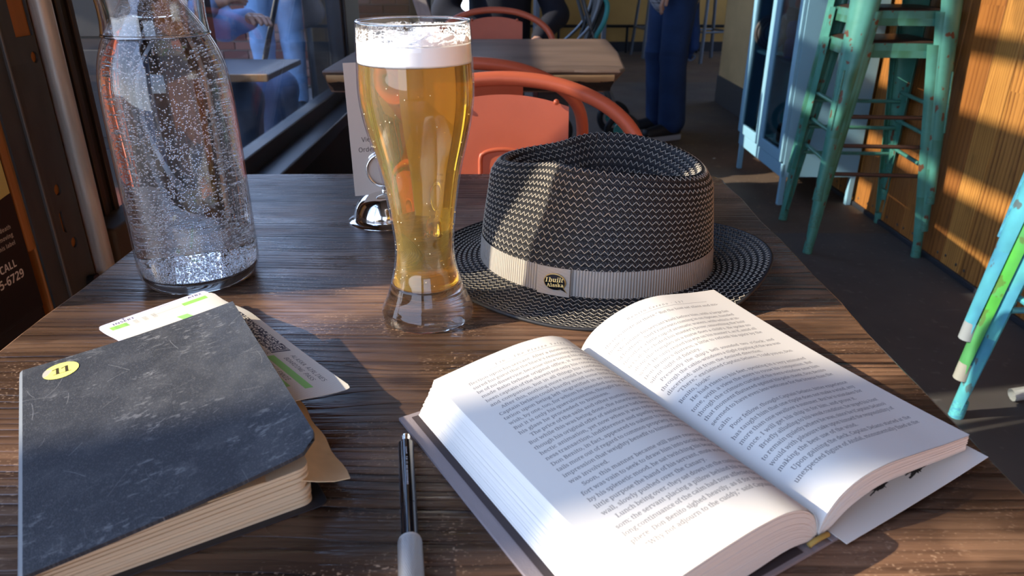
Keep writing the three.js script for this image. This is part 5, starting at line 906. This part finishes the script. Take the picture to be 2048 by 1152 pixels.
  const art2 = canvasTex(820, 2048, (g, w, h) => { g.fillStyle = '#d2cee2'; g.fillRect(0, 0, w, h); g.fillStyle = '#3d3a52'; g.font = 'bold 46px sans-serif'; g.fillText('INSERT', 90, 74); g.fillText('ATB2', 660, 60); g.fillRect(178, 6, 6, 26); g.beginPath(); g.moveTo(166, 18); g.lineTo(181, 2); g.lineTo(196, 18); g.fill(); g.fillStyle = '#8a8799'; for (let i = 0; i < 22; i++) g.fillRect(220 + i * 14, 22, 8, 5); g.strokeStyle = '#8a8799'; g.lineWidth = 4; g.beginPath(); g.moveTo(420, 60); g.lineTo(455, 30); g.lineTo(560, 30); g.stroke(); });
  pass(p2, 0.083, 0.203, rest(p2, 0.0006), art2);
  // kraft paper sheet reaching out past the fore-edge
  const kp = put('kraft_sheet', 'tan kraft paper sheet sticking out between the notebook pages', 'paper', W - 0.028, 0.0275, 0.112, 0.015);
  mesh('paper', plate(8, 24, (u, v) => V(lerp(-0.03, 0.041, u) + 0.0008 * Math.sin(v * 30), -0.0022 - 0.016 * smooth(0.35, 1, u) + 0.002 * Math.sin(v * 2), lerp(0.086, -0.08, v)), 0.0006, (u, v) => [u, v]), std({ roughness: 0.85, map: tex(128, 256, (u, v) => { const x = 0.85 + 0.3 * fbm(u * 8, v * 14, 17, 4); return [0.74 * x, 0.57 * x, 0.34 * x]; }) }), kp);
}

// ------------------------------------------------------------------ mechanical pencil
{
  const a = V(-0.0634, 0, -0.3599), b = V(-0.0462, 0, -0.251), dir = b.clone().sub(a).normalize();
  const t = thing('mechanical_pencil', 'black mechanical pencil with a knurled silver grip lying by the open book', 'pencil', [a.x, TABLE + 0.0060, a.z], Math.atan2(dir.x, dir.z));
  const along = (prof, seg = 32) => turnX(lathe(prof, seg), Math.PI / 2);
  mesh('push_cap', along([[0, 0], [0.0026, 0.0002], [0.0031, 0.0012], [0.0031, 0.0030], [0.0028, 0.0045], [0.0028, 0.0095]]), M.chrome, t);
  const txt = canvasTex(1024, 256, (g, w, h) => { g.fillStyle = '#08080a'; g.fillRect(0, 0, w, h); g.fillStyle = '#b9c2cc'; g.font = 'bold 44px sans-serif'; g.fillText('GRAPHGEAR 500', 250, 142); g.strokeStyle = '#b9c2cc'; g.lineWidth = 5; g.strokeRect(620, 112, 34, 22); g.fillText('0.7', 690, 140); g.fillText('Pentel', 800, 140); });
  const barrel = new THREE.CylinderGeometry(0.0046, 0.0044, 0.078, 36, 1); { const uv = barrel.attributes.uv; for (let i = 0; i < uv.count; i++) { const u = uv.getX(i), v = uv.getY(i); uv.setXY(i, v, u); } }
  turnX(barrel, -Math.PI / 2); turnZ(barrel, 0); barrel.translate(0, 0, 0.0085 + 0.039);
  const bm = mesh('barrel', barrel, phy({ color: rgb(0.006, 0.006, 0.008), roughness: 0.16, clearcoat: 0.6 }), t);
  const label = sheet(12, 30, (u, v) => { const g = lerp(-0.9, 0.75, u) + Math.PI / 2 + 0.1, r = 0.00463; return V(-Math.cos(g) * r, Math.sin(g) * r, lerp(0.062, 0.012, v)); }, (u, v) => [v, u]);
  mesh('printed_lettering', label, phy({ map: txt, roughness: 0.18, clearcoat: 0.6, side: THREE.DoubleSide }), bm);
  const knurl = grey(256, 256, (u, v) => { const a2 = Math.abs(((u * 40 + v * 60) % 1) - 0.5), b2 = Math.abs(((u * 40 - v * 60) % 1 + 1) % 1 - 0.5); return clamp((a2 + b2)); });
  mesh('knurled_grip', along([[0.0046, 0.0858], [0.0056, 0.0866], [0.0060, 0.0882], [0.0060, 0.126], [0.0056, 0.1285]], 48), std({ color: rgb(0.58, 0.58, 0.58), roughness: 0.32, metalness: 0.9, bumpMap: knurl, bumpScale: 0.0004 }), t);
  mesh('tip_cone', along([[0.0056, 0.1285], [0.004, 0.134], [0.0022, 0.140], [0.0007, 0.1415], [0.0006, 0.1455], [0, 0.1455]]), M.chrome, t);
}

// ------------------------------------------------------------------ bits on the table
{
  const tw = mesh('dry_twig', tube([V(0, 0.001, 0), V(0.006, 0.0014, -0.0025), V(0.012, 0.0011, -0.0035), V(0.0165, 0.0016, -0.0075)], 0.0007, 24, 6), std({ color: rgb(0.015, 0.014, 0.02), roughness: 0.6 })); tw.position.set(-0.1115, TABLE, -0.385); tag(tw, 'tiny dark twig lying on the table beside the boarding pass', 'twig');
  const R = rng(15), crumb = new THREE.IcosahedronGeometry(0.0011, 0), cm = std({ color: rgb(0.55, 0.34, 0.18), roughness: 0.8 });
  for (const [x, z] of [[0.236, -0.302], [0.252, -0.262], [0.201, -0.259], [0.243, -0.445]]) { const c = mesh('crumb', crumb, cm); c.position.set(x, TABLE + 0.0006, z); c.rotation.set(R() * 3, R() * 3, R() * 3); tag(c, 'tiny pale crumb on the wooden table near the open book', 'crumb', 'crumbs by the open book'); }
}

renderer.render(scene, camera);
